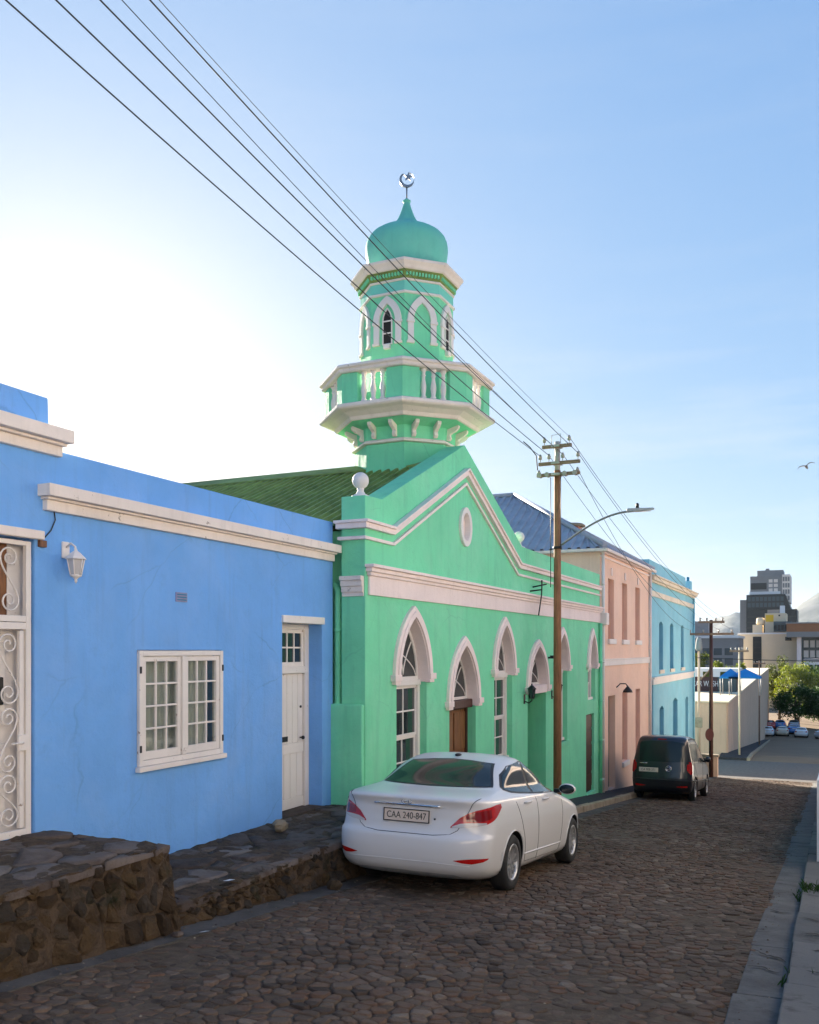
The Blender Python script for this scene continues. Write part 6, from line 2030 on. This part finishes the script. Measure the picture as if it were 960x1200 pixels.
# ---- parked cars down the hill
FS = Shell([(.20, .74, .2, 4.1), (.35, .83, .04, 4.25), (.55, .85, .0, 4.3), (.8, .84, .05, 4.1), (.92, .82, .06, 3.6), (1.0, .78, .09, 3.2), (1.06, .73, .45, 3.0), (1.12, .70, .65, 2.85), (1.3, .62, 1.1, 2.35), (1.40, .52, 1.4, 2.0), (1.45, .2, 1.6, 1.8)], (.4, .7), (.36, .5), 1.05)
car_cols = {'white': (.7, .7, .7), 'silver': (.42, .43, .45), 'blue': (.04, .16, .42), 'red': (.42, .03, .02), 'cream': (.6, .52, .4), 'grey': (.15, .16, .17)}
for k_, c_ in car_cols.items(): M['car_' + k_] = plain('car_paint_' + k_, c_, .3, 0, .6)
protos = {}
def small_car(colour, x, y, rz, label):
    if colour not in protos:
        t = thing('parked_car', (0, 0, 0), 'x', 'car')
        FS.mesh(40, .07).build('body', M['car_' + colour], t, local=True)
        FS.patch([('r', -.58, 1.12, 1.32, 1), ('r', 0, 1.1, 1.36, 1), ('r', .58, 1.12, 1.32, 1)], .012, m=3, sub=3).build('rear_window', M['carglass'], t, local=True)
        FS.patch([('f', -.58, 1.08, 1.32, 1), ('f', 0, 1.06, 1.36, 1), ('f', .58, 1.08, 1.32, 1)], .012, m=3, sub=3).build('windscreen', M['carglass'], t, local=True)
        for sd in (1, -1):
            FS.patch([('y', 1.05, 1.1, 1.14, sd), ('y', 1.5, 1.06, 1.33, sd), ('y', 2.0, 1.03, 1.33, sd), ('y', 2.8, 1.01, 1.06, sd)], .012, m=3, sub=3).build('side_window', M['carglass'], t, local=True)
            FS.patch([('r', sd * .55, .74, .88, sd), ('r', sd * .74, .76, .92, sd), ('y', .25, .82, .93, sd)], .012, m=2, sub=3).build('tail_lamp', M['lampred'], t, local=True)
            for y_ in (.9, 3.4):
                w = MB().lathe([(.0, -.1), (.3, -.1), (.3, .1), (.0, .1)], 16)
                w.v = [(sd * .76 + z, y_ + px, .3 + py_) for px, py_, z in w.v]
                w.build('wheel', M['rubber'], t, local=True)
        FS.patch([('r', -.25, .76, .87, 1), ('r', .25, .76, .87, 1)], .015, m=2, sub=2).build('number_plate', M['plate'], t, local=True)
        protos[colour] = t
        o = t
    else:
        o = copy_tree(protos[colour])
    o.location = (x, y, zr(y) + .0)
    o.rotation_euler = (-.08 if abs(math.cos(rz)) > .5 else 0, 0, rz)
    o['label'] = label; o['category'] = 'car'; o['group'] = 'cars parked at the bottom of the hill'
small_car('white', -7.6, 134, 0, 'white car at the left end of the nearest far row, by the warehouse wall')
small_car('cream', -5.7, 135, .05, 'cream car second from the left in the nearest far row')
small_car('blue', -4.3, 139, .1, 'small blue car between the cream and the white far cars')
small_car('white', -3.3, 134, 0, 'white car second from the right in the nearest far row')
small_car('silver', -1.1, 133, -.5, 'silver car at the right end of the nearest far row')
small_car('red', -8.0, 146, 0, 'red car behind the white one near the warehouse wall')
small_car('blue', -6.6, 147, 0, 'blue car in the rear far row beside the red one')
small_car('silver', -4.6, 148, .05, 'silver car in the rear far row beneath the dark tree')
small_car('grey', -9.0, 138, 0, 'dark grey car tucked against the end of the warehouse wall')

# ---- white boundary wall end on the near pavement
bwall = thing('boundary_wall', (0, 20, zr(20)), 'low white wall on the near pavement at the right edge', 'wall')
mb = MB()
for y0, y1 in ((13.6, 24), (24, 34), (34, 43)):
    mb.hexa([(-.135, y0, zr(y0)), (.1, y0, zr(y0)), (.1, y1, zr(y1)), (-.135, y1, zr(y1)), (-.135, y0, zr(y0) + 1.25), (.1, y0, zr(y0) + 1.25), (.1, y1, zr(y1) + 1.25), (-.135, y1, zr(y1) + 1.25)])
mb.build('wall', M['signwhite'], bwall)

# ---- grass tufts in the kerb joint
rnd = random.Random(9)
mb = MB()
for (cx_, cy_, n) in ((-.22, 10.95, 90), (-.05, 10.9, 60), (-.26, 10.7, 25), (-.25, 11.3, 14), (-.27, 6.9, 10)):
    for i in range(n):
        x = cx_ + rnd.gauss(0, .05); y = cy_ + rnd.gauss(0, .045); z = zr(y) + (.115 if x > -.26 else 0)
        a = rnd.uniform(0, 2 * PI); h = rnd.uniform(.03, .09); l = rnd.uniform(.02, .06)
        d = Vector((math.cos(a), math.sin(a), 0)); e = Vector((-d.y, d.x, 0)) * .004
        p = Vector((x, y, z))
        mb.add([p - e, p + e, p + d * l * .5 + Vector((0, 0, h * .8)) + e * .6, p + d * l + Vector((0, 0, h))], [(0, 1, 2), (0, 2, 3)])
tag(mb.build('grass', M['leaf_dark'], weld=False, recalc=False), 'small green grass tuft in the pavement joint', 'grass', kind='stuff')

# ---- cracks in the near kerb and grit along the gutters
M['crack'] = plain('dirt_in_crack', (.018, .016, .013), .95)
def crack(parent, pts, w, off, seed):
    r_ = random.Random(seed)
    p2 = []
    for (x0, y0), (x1, y1) in zip(pts[:-1], pts[1:]):
        for k in range(6):
            f = k / 6
            p2.append((x0 + (x1 - x0) * f + r_.uniform(-.008, .008), y0 + (y1 - y0) * f + r_.uniform(-.012, .012)))
    vs_, fs = [], []
    for i, (x, y) in enumerate(p2):
        ww = w * (1 - abs(2 * i / (len(p2) - 1) - 1) ** 2) * r_.uniform(.5, 1.3) + .001
        vs_ += [(x, y - ww, zr(y - ww) + off), (x, y + ww, zr(y + ww) + off)]
    fs = [(2 * i, 2 * i + 1, 2 * i + 3, 2 * i + 2) for i in range(len(p2) - 1)]
    MB().add(vs_, fs).build('crack', M['crack'], parent, weld=False)
crack(gut_r, [(-.58, 8.0), (-.45, 7.8), (-.33, 7.75), (-.28, 7.6)], .022, .022, 1)
crack(gut_r, [(-.57, 7.35), (-.46, 7.38), (-.36, 7.25), (-.30, 7.3)], .014, .022, 2)
crack(gut_r, [(-.56, 10.0), (-.45, 9.85), (-.31, 9.9)], .018, .022, 3)
crack(pavr, [(-.20, 9.1), (-.08, 9.0), (.02, 9.05)], .02, .130, 4)
crack(pavr, [(-.21, 8.3), (-.10, 8.4), (.0, 8.3)], .018, .130, 5)
crack(pavr, [(-.12, 7.7), (.04, 7.75)], .018, .130, 6)
crack(pavr, [(-.14, 7.0), (.04, 6.95)], .014, .130, 7)
rg_ = random.Random(41)
mb = MB()
for i in range(900):
    k = rg_.random()
    if k < .35: x = rg_.gauss(-4.72, .10); y = rg_.uniform(3.5, 22)
    elif k < .55: x = rg_.gauss(-.42, .09); y = rg_.uniform(4.5, 20)
    else: x = rg_.uniform(-4.6, -.6); y = rg_.uniform(4, 20)
    z = zr(y) + .006; r = rg_.uniform(.004, .014)
    n_ = rg_.randint(4, 6); a0_ = rg_.uniform(0, 6)
    vs_ = [(x + r * rg_.uniform(.6, 1.2) * math.cos(a0_ + 2 * PI * q / n_), y + r * rg_.uniform(.6, 1.2) * math.sin(a0_ + 2 * PI * q / n_), z) for q in range(n_)] + [(x, y, z + r * rg_.uniform(.4, .9))]
    mb.add(vs_, [(q, (q + 1) % n_, n_) for q in range(n_)])
M['grit'] = stone('grit', [(.05, .04, .03), (.13, .10, .075), (.3, .26, .2)], scale=9, island=True)
tag(mb.build('grit', M['grit'], weld=False), 'fine grit and pebbles strewn over the cobbles and gutters', 'grit', kind='stuff')

# ---- loose stones and litter
def rock(name, x, y, z, r, mat, label, cat='stone', sq=.8, seed=1, group=None):
    r_ = random.Random(seed)
    mb = MB().sphere((0, 0, 0), (r, r * r_.uniform(.8, 1.1), r * sq), 7, 5)
    key_ = {}
    def jt(v):
        k_ = tuple(round(q, 5) for q in v)
        if k_ not in key_: key_[k_] = [r_.uniform(.72, 1.2) for _ in range(3)]
        return key_[k_]
    mb.v = [(x + v[0] * jt(v)[0], y + v[1] * jt(v)[1], z + r * sq * .7 + v[2] * jt(v)[2]) for v in mb.v]
    mb.sm = [False] * len(mb.f)
    return tag(mb.build(name, mat), label, cat, group)
rock('loose_stone', -5.88, 8.98, -.39, .10, M['kerb'], 'loose sandy brown stone lying by the blue wall near the plank door', seed=3)
rock('loose_stone', -4.72, 8.25, zr(8.25), .09, M['rubble'], 'grey brown stone in the gutter behind the white sedan', seed=4)
rock('loose_stone', -4.70, 5.7, zr(5.7), .055, M['flag'], 'pale flat stone at the foot of the higher stone platform', sq=.5, seed=5)
lit = MB().add([(-4.62, 5.86, zr(5.86) + .02), (-4.56, 5.84, zr(5.84) + .035), (-4.55, 5.92, zr(5.92) + .03), (-4.61, 5.93, zr(5.93) + .02)], [(0, 1, 2, 3)])
tag(lit.build('paper_scrap', M['signwhite']), 'crumpled white paper scrap in the gutter below the higher platform', 'litter')
lit = MB().add([(-5.05, 6.75, -.375), (-4.97, 6.73, -.36), (-4.95, 6.81, -.365), (-5.03, 6.83, -.375)], [(0, 1, 2, 3)])
tag(lit.build('paper_scrap', M['signwhite']), 'small white paper scrap on the lower flagstone platform', 'litter')

# ---- gull in the sky
gl = thing('gull', (-.79, 40, 9.2), 'dark gull gliding high at the right edge of the sky', 'bird')
mb = MB()
bc = Vector((-.79, 40, 9.24))
mb.tube([bc + Vector((-.02, -.16, .0)), bc + Vector((-.01, -.08, .02)), bc, bc + Vector((.03, .14, -.03)), bc + Vector((.05, .24, -.05))], [.01, .05, .06, .035, .012], 10)
mb.build('body', M['greyc'], gl)
for pts_ in ([(-.0, .0, .03), (-.12, .02, .05), (-.26, .02, .03), (-.34, .05, -.09)], [(.0, .0, .03), (.08, .02, .13), (.16, .03, .17), (.33, .06, .14)]):
    w = MB()
    ps = [bc + Vector(p) for p in pts_]
    ch_ = [.10, .09, .07, .015]
    vs_ = []
    for p, c_ in zip(ps, ch_):
        vs_ += [p + Vector((0, -c_, .004)), p + Vector((0, c_, .0)), p + Vector((0, c_, -.008)), p + Vector((0, -c_, -.012))]
    fs = [(i * 4 + k, i * 4 + (k + 1) % 4, (i + 1) * 4 + (k + 1) % 4, (i + 1) * 4 + k) for i in range(3) for k in range(4)]
    w.add(vs_, fs, True).build('wing', M['greyc'], gl)

# ================================================================== houses added across the street, unseen right of the frame, to throw sunlight back
def bounce_row_house(name, label, s0, s1, top, mat, doors, wins):
    t = thing(name, (3, (s0 + s1) / 2, zr((s0 + s1) / 2)), label, 'house', 'unseen houses added to throw sunlight back')
    hs = [rect(a, b, zr((a + b) / 2) + .15, zr((a + b) / 2) + 2.35) for a, b in doors] + [rect(a, b, zr((a + b) / 2) + 1.05, zr((a + b) / 2) + 2.4) for a, b in wins]
    MB().plate([(s0, zr(s0) - .4), (s1, zr(s1) - .4), (s1, top), (s0, top)], hs, 1.9, 2.2).build('wall', mat, t)
    MB().box(2.2, 9, s0, s0 + .2, zr(s1) - .6, top - .3).box(2.2, 9, s1 - .2, s1, zr(s1) - .6, top - .3).box(9, 9.2, s0, s1, zr(s1) - .6, top - .3).build('side_wall', mat, t)
    box('roof', M['galv'], t, 2.2, 9, s0 + .2, s1 - .2, top - .6, top - .45)
    box('cornice', M['trim'], t, 1.75, 1.9, s0 + .02, s1 - .02, top - .75, top - .5, bevel=.01)
    for a, b in doors:
        m_ = (a + b) / 2
        d = box('door', M['doordark'], t, 2.1, 2.15, a, b, zr(m_) + .15, zr(m_) + 2.35)
        box('door_frame', M['whitewood'], d, 2.06, 2.1, a, a + .07, zr(m_) + .15, zr(m_) + 2.35)
    for a, b in wins:
        m_ = (a + b) / 2
        w = box('window', M['glass'], t, 2.1, 2.13, a, b, zr(m_) + 1.05, zr(m_) + 2.4)
        for q in (a + .04, m_, b - .04):
            box('glazing_bar', M['whitewood'], w, 2.05, 2.1, q - .03, q + .03, zr(m_) + 1.05, zr(m_) + 2.4)
        box('sill', M['whitewood'], w, 1.82, 2.05, a - .05, b + .05, zr(m_) + .95, zr(m_) + 1.05)
bounce_row_house('bounce_terrace_house', 'tall white terrace house, unseen, added opposite the blue house to throw sunlight back', -13, 4.5, 5.2, M['white'], [(-3, -2)], [(-9, -7.6), (-6, -4.6), (.5, 1.9)])
bounce_row_house('bounce_terrace_house', 'white terrace house, unseen, added opposite the mosque gable to throw sunlight back', 4.6, 18.5, 4.6, M['white'], [(9, 10)], [(6, 7.4), (11.5, 12.9), (15, 16.4)])
bounce_row_house('bounce_terrace_house', 'peach terrace house, unseen, added opposite the pink house to throw sunlight back', 18.6, 33, 4.0, M['trim_pink'], [(22, 23)], [(19.5, 20.9), (25, 26.4), (28.5, 29.9)])
bounce_row_house('bounce_terrace_house', 'pale terrace house, unseen, added at the lower corner to throw sunlight back', 33.1, 43.6, 3.6, M['trim'], [(36, 37)], [(34, 35.2), (39, 40.4)])

# ================================================================== haze
hz = MB().box(-2700, 2700, -500, 5300, -27, 262).build('haze', None)
hm = bpy.data.materials.new('haze_air'); hm.use_nodes = True
ht = hm.node_tree; ht.nodes.clear()
ho = ht.nodes.new('ShaderNodeOutputMaterial'); hv = ht.nodes.new('ShaderNodeVolumePrincipled')
hv.inputs['Color'].default_value = (.66, .82, 1.0, 1); hv.inputs['Density'].default_value = .00005; hv.inputs['Anisotropy'].default_value = .2
ht.links.new(hv.outputs[0], ho.inputs['Volume'])
hz.data.materials.append(hm)
tag(hz, 'pale morning haze over the distant hills', 'haze', kind='stuff')
